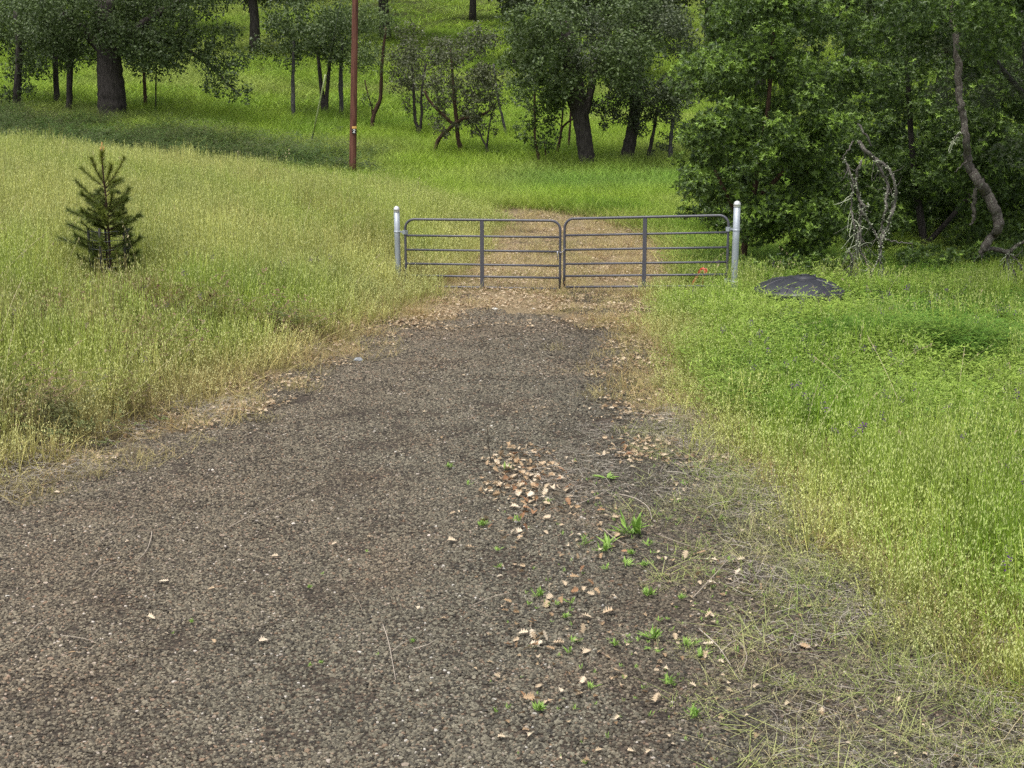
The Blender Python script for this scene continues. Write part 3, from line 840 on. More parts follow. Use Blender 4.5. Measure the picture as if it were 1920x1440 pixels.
def thatch():
    c = candidates(7.5, 17, .25, xlo=.3, xhi=4.6)
    x, y, dl, dr, e = zones(c)
    n = fbm(x, y, 1.1, 2)
    p = sstep(-1.6, -.2, dr + (n - .5) * 2.2) * sstep(1.0, .2, dr)
    p = np.maximum(p, sstep(1.1, .3, np.hypot((x - .75) / 1.2, (y - 13.9) / 1.4)) * .7)
    p = p * (.2 + .42 * sstep(.4, .65, fbm(x, y, .7, 6)))
    c = c[rng.random(len(x)) < p]; k = len(c)
    c2 = candidates(12.5, 17.5, .33, xlo=-7, xhi=-3); d2 = road_l(c2[:, 1]) - c2[:, 0]
    c2 = c2[(d2 > -.3) & (d2 < 1.8) & (fbm(c2[:, 0], c2[:, 1], 1.2, 5) > .47)]
    c3 = candidates(12, 24, .2, xhi=-2.5); c3 = c3[rng.random(len(c3)) < .55 * dried_w(c3[:, 0], c3[:, 1])]; c2 = np.concatenate([c2, c3])
    c = np.concatenate([c, c2]); k = len(c)
    s_ = rng.uniform(.8, 1.2, k)
    scatter('dead_stem_tangle', 'grey tangled dead stems lying over the right side of the gravel', 'dead stems', [thatch_patch(300 + i) for i in range(4)], M_THATCH,
            on_ground(c, .028), zrot_on(c), np.stack([s_, s_, s_ * 1.2], 1), np.ones((k, 3)))
thatch()
def litter():
    c = candidates(13, 40, .34, xlo=-7, xhi=5)
    x, y, dl, dr, e = zones(c)
    p = litter_w(x, y) * np.where(y > 27, .5, .75) * (e < .5) * (.35 + .9 * sstep(.35, .6, fbm(x, y, .8, 7)))
    p = np.maximum(p, sstep(.9, .0, np.abs(e + .2)) * .35 * (y > 14) * (y < 27))
    p = np.maximum(p, .75 * np.exp(-((x - .22 - .1 * (y - 14.3)) / .42) ** 2 - ((y - 14.3) / .75) ** 2))
    c = c[rng.random(len(x)) < p]; k = len(c); s_ = rng.uniform(.7, 1.05, k)
    scatter('leaf_litter', 'brown dead oak leaves strewn around the gate and the drive edges', 'leaf litter', [litter_patch(400 + i) for i in range(4)], M_LITTER,
            on_ground(c, .034), zrot_on(c), np.stack([s_, s_, s_], 1), np.ones((k, 3)))
litter()
def fragments():
    c = candidates(7.4, 17.5, .115, xlo=-1.0, xhi=3.6)
    x, y, dl, dr, e = zones(c); n = fbm(x, y, .7, 3)
    p = .34 * sstep(-.6, .5, x - .03 * (y - 10)) * sstep(.38, .62, n) + .02
    c2 = candidates(17, 28, .2, xlo=-4, xhi=3); n2 = fbm(c2[:, 0], c2[:, 1], 1.0, 3); e2 = zones(c2)[4]
    c2 = c2[(rng.random(len(c2)) < .18 * sstep(.4, .65, n2) + .25 * sstep(-1.0, -.1, e2)) & (e2 < .4)]
    c = np.concatenate([c[(rng.random(len(c)) < p) & (e < .2)], c2]); k = len(c)
    pr = []
    for i in range(6):
        mb = MB(); v, f = leaf_shape(900 + i, 1.0, 1.0); mb.add(v, f); pr.append(mb)
    s_ = rng.uniform(.022, .052, k)
    rot = zrot_on(c); rot[:, :2] += rng.normal(0, .3, (k, 2))
    scatter('leaf_fragments', 'small pale broken leaf fragments strewn over the right of the drive', 'leaf litter', pr, M_LITTER, on_ground(c, .036), rot, np.stack([s_, s_, s_], 1), np.ones((k, 3)))
fragments()
def flowers():
    def spike(seed):
        r = np.random.default_rng(seed); mb = MB()
        for i in range(16):
            t = i / 16; a = r.uniform(0, 6.28); p = np.array([.006 * math.cos(a), .006 * math.sin(a), t * .055])
            dd = np.array([math.cos(a), math.sin(a), -.3]); sd = np.array([-math.sin(a), math.cos(a), 0]); l_ = .013 * (1 - .4 * t)
            mb.add([p, p + dd * l_ * .6 + sd * .004, p + dd * l_, p + dd * l_ * .6 - sd * .004], [(0, 1, 2), (0, 2, 3)])
        return mb
    c = np.concatenate([candidates(8.5, 26, .22, xlo=2.0), candidates(13, 25, .3, xhi=-3)])
    x, y, dl, dr, e = zones(c); n = fbm(x, y, 1.6, 1)
    p = np.where(x > 0, .24 * sstep(.40, .58, n) + .03, .09 * sstep(.45, .6, n) + .01) * (e > .7)
    p = np.where((x < -4) & (y > 15.5) & (y < 20.5), np.maximum(p, .06), p)
    c = c[rng.random(len(x)) < p]; k = len(c)
    zz = np.where(c[:, 0] > 0, .58, .66) * rng.uniform(.75, 1.25, k)
    pos = on_ground(c); pos[:, 2] += zz
    s_ = rng.uniform(1.4, 2.4, k)
    scatter('vetch_flowers', 'dark purple vetch flower spikes dotted through the grass', 'flowers', [spike(500 + i) for i in range(3)], M_FLOWER,
            pos, zrot(k, .35), np.stack([s_, s_, s_], 1), np.ones((k, 3)))
flowers()

# ------------------------------------------------------------------ gate
GL = np.array([*at(757, 520, 27.05)[:2], 0]); GM = np.array([*at(1054, 520, 26.55)[:2], 0]); GR = np.array([*at(1367.5, 520, 25.65)[:2], 0])
RAILS = [0.0, .305, .572, .835, 1.06, 1.265]
def gate_leaf(hinge, tip, ztop_h, ztop_t, label, side):
    ax = tip - hinge; Lg = np.linalg.norm(ax); ax = ax / Lg
    loc = (hinge[0], hinge[1], ztop_h - 1.27)
    root = thing('gate_leaf', label, 'gate', loc, 'two leaves of the double farm gate')
    def pt(s_, d_):                       # distance from the hinge, distance below the top rail
        z = ztop_h + (ztop_t - ztop_h) * s_ / Lg
        return np.array([hinge[0] + ax[0] * s_, hinge[1] + ax[1] * s_, z - d_])
    r0 = .024; rr = .17
    a0, a1 = .045, Lg - .045
    path = [pt(a0, 1.265)] + [pt(a0, d_) for d_ in (1.0, .6, .3)]
    path += [pt(a0 + rr - rr * math.cos(q), rr - rr * math.sin(q)) for q in np.linspace(0, math.pi / 2, 7)]
    path += [pt(s_, 0) for s_ in np.linspace(a0 + rr + .2, a1 - rr - .2, 6)]
    path += [pt(a1 - rr + rr * math.sin(q), rr - rr * math.cos(q)) for q in np.linspace(0, math.pi / 2, 7)]
    path += [pt(a1, d_) for d_ in (.3, .6, 1.0, 1.265)]
    mb = MB(); mb.add(*tube(path, r0, 12)); part('frame', mb, M_GATE, root)
    for d_ in RAILS[1:]:
        mb = MB(); mb.add(*tube([pt(s_, d_) for s_ in np.linspace(a0 + .018, a1 - .018, 4)], .0205, 10)); part('rail', mb, M_GATE, root)
    n_ = np.array([ax[1], -ax[0], 0]);
    if n_[1] > 0: n_ = -n_
    mid = Lg / 2
    mb = MB(); e3 = pt(mid, 0) - pt(mid, 1.0); e3 /= np.linalg.norm(e3)
    mb.add(*box(pt(mid, .64) + n_ * .023, .072, .008, 1.24, ax, n_, e3)); 
    mb.add(*box(pt(mid, .64) - n_ * .023, .060, .006, 1.24, ax, n_, e3)); part('brace', mb, M_GATE, root, False)
    return root, pt, ax, n_, Lg
gz = H(1.0, 26.5)
zt = lambda u, v, P: at(u, v, P[1])[2]
zL = zt(757, 411.0, GL); zMl = zt(1050, 414.0, GM); zMr = zt(1058, 410.5, GM); zR = zt(1367, 403.5, GR)
axl = (GM - GL) / np.linalg.norm(GM - GL); axr = (GR - GM) / np.linalg.norm(GR - GM)
l_root, l_pt, l_ax, l_n, l_len = gate_leaf(GL, GM + axl * .004, zL, zMl, 'left leaf of the dark grey tubular steel farm gate, next to the grass bank', -1)
r_root, r_pt, r_ax, r_n, r_len = gate_leaf(GR, GM - axr * .004, zR, zMr, 'right leaf of the dark grey tubular steel farm gate, next to the leafy bush', 1)
def gate_post(top_uv, Y, rad, label, leaf_pt, leaf_ax):
    tp = at(top_uv[0], top_uv[1], Y)
    gx, gy = tp[0], tp[1]; g0 = H(gx, gy)
    lean = (1.0 if gx < 0 else -1.0) * .012
    root = thing('gate_post', label, 'post', (gx + lean, gy, g0), 'galvanised posts carrying the gate')
    hgt = tp[2] - g0
    P = lambda t: np.array([gx + lean * (1 - t), gy, g0 + hgt * t])
    mb = MB(); mb.add(*tube([P(-.25), P(.25), P(.6), P(.965)], rad, 20)); part('pipe', mb, M_GALV, root)
    c = P(.955); R = rad + .004
    prof = [(R, 0), (R, .035), (R + .003, .038), (R * .98, .055), (R * .85, .078), (R * .6, .097), (R * .3, .107), (0.001, .110)]
    mb = MB(); mb.add(*lathe(prof, 20, c)); part('cap', mb, M_CAP, root)
    for d_ in (.245, 1.17):
        q = leaf_pt(.045, d_); cz = q[2]
        tpar = (cz - g0) / hgt; cc = P(tpar)
        mb = MB(); mb.add(*lathe([(rad + .007, -.014), (rad + .007, .014), (rad + .001, .015)], 20, cc))
        mb.add(*lathe([(rad + .001, -.015), (rad + .007, -.014)], 20, cc)); band = part('hinge_band', mb, M_GALV, root)
        dv = q - cc; dv[2] = 0; ln = np.linalg.norm(dv); dv /= ln
        sd = np.array([-dv[1], dv[0], 0])
        mb = MB(); mb.add(*box(cc + dv * (rad + (ln - rad) * .5), ln - rad, .012, .030, dv, sd))
        mb.add(*box(q + np.array([0, 0, 0]) - dv * .005, .075, .068, .075, dv, sd)); mb.add(*tube([cc + dv * (rad + .03) + sd * .03, cc + dv * (rad + .03) - sd * .03], .012, 8))
        subpart('hinge_clamp', mb, M_GALV, band, root, False)
    return root
gate_post((743.5, 391), 27.2, .054, 'galvanised steel gate post standing in the grass of the left bank', l_pt, l_ax)
gate_post((1382.5, 379.5), 25.55, .060, 'galvanised steel gate post in front of the leafy bush', r_pt, r_ax)
# chain that ties the two leaves
ca = l_pt(l_len - .05, .60); cb = r_pt(r_len - .05, .56)
root = thing('latch_chain', 'small steel chain looped round the two gate leaves where they meet', 'chain', tuple(ca))
for i_ in range(9):
    t = i_ / 8; c = ca + (cb - ca) * t + np.array([0, -.045, -.03 * math.sin(t * math.pi) + .02]); a_ = np.linspace(0, 2 * math.pi, 9)
    e1 = (cb - ca) / np.linalg.norm(cb - ca); e2 = np.array([0, 0, 1.0]) if i_ % 2 else np.array([0, 1.0, 0])
    mb = MB(); mb.add(*tube([c + e1 * .014 * math.cos(q) + e2 * .008 * math.sin(q) for q in a_], .003, 5, False)); part('link', mb, M_CHAIN, root)
mb = MB(); c = ca + np.array([.0 - .045, -.035, -.02])
mb.add(*tube([c + np.array([0, 0, .06]), c + np.array([0, -.008, 0]), c + np.array([0, 0, -.10])], .008, 8)); mb.add(*tube([c + np.array([-.03, 0, .05]), c + np.array([.05, 0, .05])], .006, 6)); part('slide_bolt', mb, M_CHAIN, root)

# ------------------------------------------------------------------ survey stake with pink tape
sp = hit(1308, 536); sY = 26.6
root = thing('survey_stake', 'leaning orange wooden stakes tied with pink tape in the grass behind the right gate leaf', 'stake', (at(1300, 540, sY)[0], sY, H(at(1300, 540, sY)[0], sY)))
a_, b_ = at(1294, 540, sY), at(1314, 505, sY)
mb = MB(); e3 = b_ - a_; ln = np.linalg.norm(e3); e3 /= ln; mb.add(*box((a_ + b_) / 2, .040, .012, ln, np.cross((0, 1, 0), e3), (0, 1, 0), e3)); part('lath', mb, M_STAKE, root, False)
a2, b2 = at(1317, 542, sY + .06), at(1321, 506, sY + .06)
mb = MB(); e3 = b2 - a2; ln = np.linalg.norm(e3); e3 /= ln; mb.add(*box((a2 + b2) / 2, .036, .012, ln, np.cross((0, 1, 0), e3), (0, 1, 0), e3)); part('lath', mb, M_STAKE, root, False)
mb = MB()
for path in ([(1309, 513), (1313, 504), (1318, 502), (1322, 508), (1321, 519)], [(1314, 503), (1318, 506), (1324, 503), (1325, 511)], [(1311, 509), (1306, 517), (1303, 522)]):
    P = smooth_path([at(u, v, sY - .03 - .01 * i_) for i_, (u, v) in enumerate(path)], 3); ribbon(mb, P, .045, .03, np.array([.8, .5, .25]))
part('tape', mb, M_TAPE, root, False)

# ------------------------------------------------------------------ black tank
tx, ty = TANK; tz = H(tx, ty)
R0 = 84 / ppm(ty) ; topz = at(1508, 521, ty)[2] - tz; rim = at(1582, 543, ty)[2] - tz
root = thing('black_tank', 'low black plastic tank with a domed top half hidden by vetch under the bush', 'tank', (tx, ty, tz))
prof = [(R0 * .98, -.3), (R0 * .98, rim - .10), (R0, rim - .07), (R0, rim - .01), (R0 * .985, rim + .015)]
for q in np.linspace(.06, 1, 10): prof.append((R0 * (1 - q) * .965 + .20 * q, rim + .02 + (topz - rim - .02) * (1 - (1 - q) ** 1.9)))
mb = MB(); mb.add(*lathe(prof + [(.001, topz)], 48, (tx, ty, tz))); part('shell', mb, M_TANK, root)
for k_ in range(8):
    a_ = 2 * math.pi * (k_ + .35) / 8; pts = []
    for q in np.linspace(.02, .9, 8): r_ = R0 * (1 - q) * .965 + .20 * q; pts.append((tx + r_ * math.cos(a_), ty + r_ * math.sin(a_), tz + rim + .016 + (topz - rim - .02) * (1 - (1 - q) ** 1.9)))
    mb = MB(); mb.add(*tube(pts, np.linspace(.022, .014, 8), 8)); part('rib', mb, M_TANK, root)
lx, ly = tx + .08, ty - .03
mb = MB(); mb.add(*lathe([(.20, -.03), (.20, .025), (.19, .032), (.16, .034), (.15, .045), (.001, .05)], 28, (lx, ly, tz + topz))); lid = part('lid', mb, M_TANK, root)
mb = MB(); mb.add(*box((lx + .16, ly - .05, tz + topz + .04), .03, .05, .06)); mb.add(*tube([(lx - .10, ly - .08, tz + topz + .05), (lx - .05, ly - .08, tz + topz + .075), (lx + .05, ly - .08, tz + topz + .075), (lx + .10, ly - .08, tz + topz + .05)], .01, 6)); subpart('handle', mb, M_TANK, lid, root)

# ------------------------------------------------------------------ utility pole and its guy wire
pb = hit(661, 333); pY = pb[1]; s_ = ppm(pY)
root = thing('utility_pole', 'tall reddish brown wooden utility pole on the crest of the bank', 'pole', tuple(pb))
ptop = at(668.5, -160, pY)
mb = MB(); mb.add(*tube([pb + (ptop - pb) * t for t in np.linspace(-.03, 1, 12)], np.linspace(6.9 / s_, 5.0 / s_, 12), 20)); part('shaft', mb, M_POLE, root)
fr = -6.75 / s_
def plate(u, v, wpx, hpx, m_, name, parent=None, lift=.012):
    c = at(u, v, pY); c[1] += fr - lift + .012 * abs(u - 662) ; n = 7
    V = []; F = []
    for i_ in range(n):
        t = i_ / (n - 1) - .5; x = c[0] + t * wpx / s_; ang = (x - at(662, v, pY)[0]) / (6.6 / s_)
        yv = pY - math.cos(min(1.45, abs(ang))) * 6.6 / s_ - lift
        for dz in (-.5, .5): V.append((x, yv, c[2] + dz * hpx / s_))
    for i_ in range(n - 1): F += [(2 * i_, 2 * i_ + 2, 2 * i_ + 3), (2 * i_, 2 * i_ + 3, 2 * i_ + 1)]
    V2 = [(x, y + .006, z) for x, y, z in V]; F2 = [(c_ + 2 * n, b__ + 2 * n, a__ + 2 * n) for a__, b__, c_ in F]
    mb = MB(); mb.add(V + V2, F + F2)
    return part(name, mb, m_, root, False) if parent is None else subpart(name, mb, m_, parent, root, False)
plate(665.0, 238.6, 8.2, 4.2, M_PLATE, 'plate')
bp = plate(664.7, 245.9, 7.6, 9.0, M_BLACKPLATE, 'number_plate')
# the white figure 2 on the black plate
mb = MB(); pts = [(662.9, 244.2), (663.6, 243.0), (665.2, 242.6), (666.2, 243.6), (665.6, 245.2), (664.2, 246.8), (662.8, 248.4), (664.4, 248.5), (666.6, 248.4)]
P = []
for u, v in pts:
    q = at(u, v, pY); ang = (q[0] - at(662, v, pY)[0]) / (6.6 / s_); q[1] = pY - math.cos(ang) * 6.6 / s_ - .022; P.append(q)
P = np.array(P); mb.add(*tube(P, .011, 6)); subpart('numeral', mb, M_WHITE, bp, root, False)
ga = hit(582, 276); gtop = ptop + np.array([0, 0, -.3])
root = thing('guy_wire', 'slanting guy wire with a pale yellow guard left of the utility pole', 'guy wire', tuple(ga))
Q = lambda t: ga + (gtop - ga) * t
gl = np.linalg.norm(gtop - ga)
tv = lambda v: np.clip((276 - v) / (276 + 155.0), 0, 1)
mb = MB(); mb.add(*tube([Q(tv(250)), Q(1)], .009, 6)); part('cable', mb, M_CABLE, root)
mb = MB(); mb.add(*tube([Q(tv(245.5)), Q(tv(200)), Q(tv(150)), Q(tv(120))], .030, 10)); part('guard', mb, M_GUARD, root)
mb = MB(); mb.add(*tube([Q(tv(282)) - (gtop - ga) * .02, Q(tv(262))], .018, 6)); part('anchor_rod', mb, M_DARKMETAL, root)
for v in (247, 252, 257): 
    mb = MB(); mb.add(*tube([Q(tv(v + 1.6)), Q(tv(v)), Q(tv(v - 1.6))], [.022, .045, .022], 8)); part('clamp', mb, M_DARKMETAL, root)

# ------------------------------------------------------------------ trees
LEAF_V = np.array([(0, 0, 0), (.35, -.24, .05), (.35, .24, .05), (.72, -.18, .04), (.72, .18, .04), (1, 0, -.06), (.38, 0, -.03), (.72, 0, -.03)])
LEAF_F = np.array([(0, 1, 6), (0, 6, 2), (1, 3, 7), (1, 7, 6), (6, 7, 4), (6, 4, 2), (3, 5, 7), (7, 5, 4)])
DIA_V = np.array([(0, 0, 0), (.5, -.30, .06), (1, 0, -.04), (.5, .30, .06)]); DIA_F = np.array([(0, 1, 2), (0, 2, 3)])
def rosette_shape(seed, n=9):
    r = np.random.default_rng(seed); V = []; F = []
    for i in range(n):
        a = i * 2.4 + r.uniform(-.5, .5); el = r.uniform(-.25, .55) + .7 * (i / n); sc = r.uniform(.55, 1.1) * (1 - .25 * i / n)
        nw = r.uniform(.62, .9); roll = r.uniform(-.5, .5)
        v = LEAF_V[[0, 1, 2, 5, 6]] * np.array([1, nw, 1]); f = np.array([(0, 1, 4), (1, 3, 4), (0, 4, 2), (4, 3, 2)])
        cr_, sr_ = math.cos(roll), math.sin(roll); v = np.stack([v[:, 0], v[:, 1] * cr_ - v[:, 2] * sr_, v[:, 1] * sr_ + v[:, 2] * cr_], 1)
        c, s__ = math.cos(el), math.sin(el)
        v = np.stack([v[:, 0] * c - v[:, 2] * s__, v[:, 1], v[:, 0] * s__ + v[:, 2] * c], 1) * sc
        ca, sa = math.cos(a), math.sin(a)
        v = np.stack([v[:, 0] * ca - v[:, 1] * sa, v[:, 0] * sa + v[:, 1] * ca, v[:, 2]], 1) + np.array([0, 0, r.uniform(-.35, .25)])
        F.append(f + len(V) * 5); V.append(v)
    return np.concatenate(V), np.concatenate(F)
ROS = [rosette_shape(i, 7 + i % 4) for i in range(6)]
def sprig_shape(n=5, narrow=1.0, seed=1):
    r = np.random.default_rng(seed); V = []; F = []
    for i in range(n):
        R = frames(np.array([[r.normal(), r.normal(), r.normal() + .6]]), np.array([r.uniform(0, 6.28)]))[0]
        v = (DIA_V * np.array([1, narrow, 1])) @ R.T + r.normal(0, .45, 3)
        F.append(DIA_F + len(V) * 4); V.append(v)
    return np.concatenate(V), np.concatenate(F)
SPR = [sprig_shape(6, 1.0, i) for i in range(3)]
def lump_points(c, r, n, shell=.55):
    q = rng.normal(0, 1, (n, 3)); q /= np.linalg.norm(q, axis=1)[:, None]
    rad = (shell + (1 - shell) * rng.random(n)) ** .7
    return np.asarray(c) + q * rad[:, None] * np.asarray(r), q
def crown_sprigs(mb, lumps, dens, size, fresh=.15, up=.5):
    """lumps: (centre, radius) balls of foliage filled with small leaf sprigs"""
    for c, r in lumps:
        r = np.broadcast_to(np.asarray(r, float), (3,))
        n = max(6, int(dens * (r[0] * r[1] * r[2]) ** (2 / 3)))
        p, q = lump_points(c, r, n, .25)
        for k in range(3):
            sel = np.arange(k, n, 3)
            nrm = q[sel] + np.array([0, 0, up]) + rng.normal(0, .5, (len(sel), 3))
            stamp(mb, *SPR[k], p[sel], frames(nrm, rng.uniform(0, 6.28, len(sel))), size * rng.uniform(.7, 1.25, len(sel)), 0,
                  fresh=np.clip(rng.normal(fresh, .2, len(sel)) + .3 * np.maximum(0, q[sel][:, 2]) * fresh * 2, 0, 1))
def limb(mb, pts, r0, r1, n=7, jit=.0):
    P = smooth_path(pts, 4)
    if jit: P = P + rng.normal(0, jit, P.shape) * np.linspace(.2, 1, len(P))[:, None]
    V, F = tube(P, np.linspace(r0, r1, len(P)) * (1 + rng.normal(0, .05, len(P))), n); mb.add(V, F)
    return P
def px_tree(name, label, stems, lumps, leaf_m, bark_m, dens=150, size=.10, fresh=.15, group=None, cat='tree', dY=0.0, base_lift=0, top=None):
    """stems: lists of (u, v, width px); the first point of the first stem is the foot of the tree"""
    u0, v0, w0 = stems[0][0]
    b = hit(u0, v0 + 3); Y = b[1]; s_ = ppm(Y)
    root = thing(name, label, cat, tuple(b), group)
    for i_, st in enumerate(stems):
        y_j = 0 if i_ == 0 else rng.uniform(-.5, .5)
        pts = [at(u, v, Y + y_j * j_ / max(1, len(st) - 1)) for j_, (u, v, w_) in enumerate(st)]
        if i_ == 0 or st[0][1] >= v0 - 22: pts[0][2] = H(pts[0][0], pts[0][1]) - .12
        P = smooth_path(pts, 5); W = np.interp(np.linspace(0, 1, len(P)), np.linspace(0, 1, len(st)), [q[2] for q in st]) / s_ / 2
        W = W * (1 + rng.normal(0, .035, len(P)))
        if i_ == 0 and w0 > 18: W[:3] *= np.array([1.12, 1.05, 1.0])
        n = 16 if w0 > 18 else 8
        V, F = tube(P, W, n)
        V = V + rng.normal(0, .012, V.shape) * min(1, w0 / 12)
        mb = MB(); mb.add(V, F); part('trunk' if i_ == 0 else 'limb', mb, bark_m, root)
    if lumps:
        mb = MB(); lm = []
        for (u, v, rpx, dy) in lumps: lm.append((at(u, v, Y + dy), np.array([1, 1, .8]) * rpx / s_))
        crown_sprigs(mb, lm, dens, size, fresh)
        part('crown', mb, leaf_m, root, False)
    return root, Y, s_
def auto_lumps(u0, u1, v0, v1, n, r0, r1, dy=2.0):
    return [(random.uniform(u0, u1), random.uniform(v0, v1), random.uniform(r0, r1), random.uniform(-dy, dy)) for _ in range(n)]

px_tree('oak_tree', 'big old oak with a thick dark trunk above the pine sapling', [[(209, 222, 54), (210, 200, 52), (209, 170, 50), (205, 120, 46), (200, 60, 40), (195, 0, 34)], [(207, 120, 22), (240, 70, 18), (290, 30, 14), (340, 0, 10)], [(206, 110, 22), (160, 60, 18), (110, 20, 12)], [(240, 70, 12), (320, 80, 9), (390, 120, 6), (425, 155, 4), (450, 178, 2)]],
        auto_lumps(60, 420, -60, 95, 22, 45, 75, 3) + [(410, 172, 14, -2), (440, 178, 14, -2), (462, 186, 9, -2.2), (392, 160, 18, -2), (425, 150, 24, -2), (460, 165, 14, -2), (400, 120, 34, -1.5), (370, 90, 40, -1), (440, 110, 30, -1.5), (350, 60, 40, -.5), (420, 70, 36, -1)], M_OAKLEAF, M_BARK, 190, .13, .12)
px_tree('oak_tree', 'slim dark trunk, rightmost of the pair in deep shade far left', [[(129, 212, 12), (130, 190, 12), (131, 140, 11), (135, 60, 9), (140, 0, 7)]], auto_lumps(60, 200, 10, 110, 7, 35, 55, 2), M_OAKLEAF, M_BARK, 130, .13)
px_tree('oak_tree', 'slim dark trunk, leftmost of the pair in deep shade far left', [[(107, 196, 13), (106, 180, 12), (104, 120, 11), (98, 40, 9)]], auto_lumps(20, 130, 0, 110, 7, 35, 55, 2), M_OAKLEAF, M_BARK, 130, .13)
px_tree('oak_tree', 'dark shaded oak at the far left edge with low foliage', [[(30, 205, 16), (32, 170, 15), (36, 100, 13), (30, 20, 10)]], auto_lumps(-60, 70, 0, 165, 14, 30, 50, 2) + [(10, 178, 20, -1), (50, 172, 18, -1)], M_OAKLEAF, M_BARK, 150, .13)
px_tree('sapling_tree', 'thin brown trunk just right of the big dark oak trunk', [[(273, 204, 8), (272, 180, 7), (270, 130, 6), (268, 50, 5)]], auto_lumps(225, 320, 20, 110, 6, 25, 45, 2), M_OAKLEAF, M_BARKR, 110, .12)
px_tree('sapling_tree', 'very thin dark stem right of the brown trunk on the left hill', [[(291.5, 214, 3.2), (292, 190, 3), (293, 130, 2.6), (296, 70, 2)]], auto_lumps(270, 330, 50, 110, 4, 18, 30, 1), M_OAKLEAF, M_BARK, 110, .12)
px_tree('oak_tree', 'single straight grey trunk left of the guy wire on the hill', [[(550, 224, 8.5), (550, 200, 8), (549, 150, 7), (552, 70, 5.5)]], auto_lumps(490, 620, 10, 110, 8, 28, 48, 2), M_OAKLEAF, M_BARKG, 120, .13)
px_tree('oak_tree', 'dark forked trunk just behind the guy wire on the hill', [[(610, 215, 15), (608, 195, 14), (604, 178, 8), (598, 120, 7), (590, 60, 5)], [(611, 198, 8), (613, 178, 7.5), (618, 120, 6), (630, 50, 5)]], auto_lumps(550, 680, 0, 100, 9, 28, 48, 2), M_OAKLEAF, M_BARK, 120, .13)
px_tree('oak_tree', 'speckled grey trunk between the guy wire and the utility pole', [[(640, 219, 9.5), (640, 195, 9), (639, 150, 8), (642, 70, 6)]], auto_lumps(600, 720, 0, 95, 7, 28, 45, 2), M_OAKLEAF, M_BARKG, 120, .13)
px_tree('oak_tree', 'leaning reddish trunk with a low leafy fork right of the utility pole', [[(696, 249, 7), (698, 232, 7.5), (702, 212, 8), (710, 195, 7.5), (714, 178, 7), (716, 120, 6), (724, 50, 4.5)], [(699, 214, 4), (696, 195, 3), (690, 178, 2.5), (684, 150, 2)]],
        [(684, 190, 9, 0), (692, 182, 10, 0), (697, 196, 7, 0), (703, 188, 6, .2), (680, 182, 6, 0)] + auto_lumps(660, 790, 10, 120, 10, 26, 42, 2), M_OAKLEAF, M_BARKR, 170, .085, .4)
px_tree('madrone_tree', 'two stemmed dark tree with V fork left of the leaning branches', [[(785, 256, 8), (784, 243, 8), (779, 228, 6), (777, 205, 5.5), (776, 180, 5), (772, 120, 4)], [(785, 245, 6), (789, 230, 5.5), (791, 205, 5), (790, 180, 4.5), (798, 120, 3.5)]],
        [(762, 196, 11, 0), (770, 208, 10, 0), (800, 200, 14, 0), (790, 188, 12, 0), (764, 184, 13, 0), (806, 218, 10, 0), (815, 232, 9, 0)] + auto_lumps(745, 830, 60, 170, 12, 20, 36, 1.5), M_LACELEAF, M_BARK, 170, .105, .25)
px_tree('madrone_tree', 'dark leaning multi stem tree with lacy leaves in front of the hillside', [[(871, 292, 9), (863, 276, 9), (858, 255, 8), (857, 230, 8), (853, 200, 7), (850, 160, 6), (845, 90, 4)], [(810, 280, 6), (822, 263, 7), (838, 246, 7), (852, 233, 7), (870, 222, 6), (895, 218, 5), (915, 209, 4), (925, 195, 3)], [(852, 236, 6), (838, 222, 6), (820, 205, 5), (805, 188, 5), (795, 170, 4)], [(824, 260, 3.5), (830, 248, 3), (833, 238, 2.5)]],
        auto_lumps(822, 920, 182, 228, 22, 12, 18, 1.0) + auto_lumps(815, 905, 232, 252, 8, 8, 13, .8) + auto_lumps(800, 930, 60, 180, 16, 20, 34, 1.5), M_LACELEAF, M_BARKR, 190, .105, .25)
px_tree('madrone_tree', 'crossed thin dark stems right of the leaning multi stem tree', [[(921, 296, 3.5), (914, 280, 4), (905, 262, 3.5), (898, 245, 3), (890, 232, 2.5)], [(908, 292, 4), (912, 278, 4), (915, 258, 3.5), (917, 240, 3), (922, 215, 2.5), (930, 190, 2)]],
        [(905, 240, 11, 0), (918, 236, 11, 0), (925, 250, 8, 0), (900, 226, 12, 0), (930, 222, 10, 0), (915, 212, 12, 0)] + auto_lumps(890, 945, 120, 200, 7, 16, 26, 1), M_LACELEAF, M_BARK, 180, .10, .25)
px_tree('oak_tree', 'thin slanting trunk seen between the crossed stems and the round leafy tree', [[(951, 257, 5), (946, 238, 5), (940, 212, 4.5), (934, 185, 4), (925, 120, 3.5)]], [(930, 200, 12, 0), (950, 192, 12, 0), (940, 184, 14, 0)] + auto_lumps(900, 980, 60, 180, 9, 18, 34, 1.5), M_OAKLEAF, M_BARKG, 120, .10, .3)
px_tree('oak_tree', 'small bright leafy oak with hanging foliage left of the thick trunk', [[(1013, 308, 7), (1010, 295, 6.5), (1006, 280, 5.5), (1003, 255, 5), (1002, 220, 4.5), (1003, 170, 4)], [(1025, 300, 3.5), (1023, 285, 3), (1021, 265, 3)]],
        [(970, 240, 11, 0), (978, 255, 12, 0), (990, 262, 11, 0), (1000, 240, 15, 0), (1012, 225, 16, 0), (1018, 262, 14, 0), (1028, 245, 15, 0), (1036, 225, 15, 0), (1008, 270, 11, 0), (1030, 272, 11, 0), (1045, 255, 10, 0), (985, 225, 12, 0), (1000, 200, 18, 0), (1025, 195, 20, 0), (1045, 205, 16, 0)] + auto_lumps(960, 1070, 60, 185, 16, 22, 34, 1.5), M_OAKLEAF, M_BARKR, 260, .115, .35)
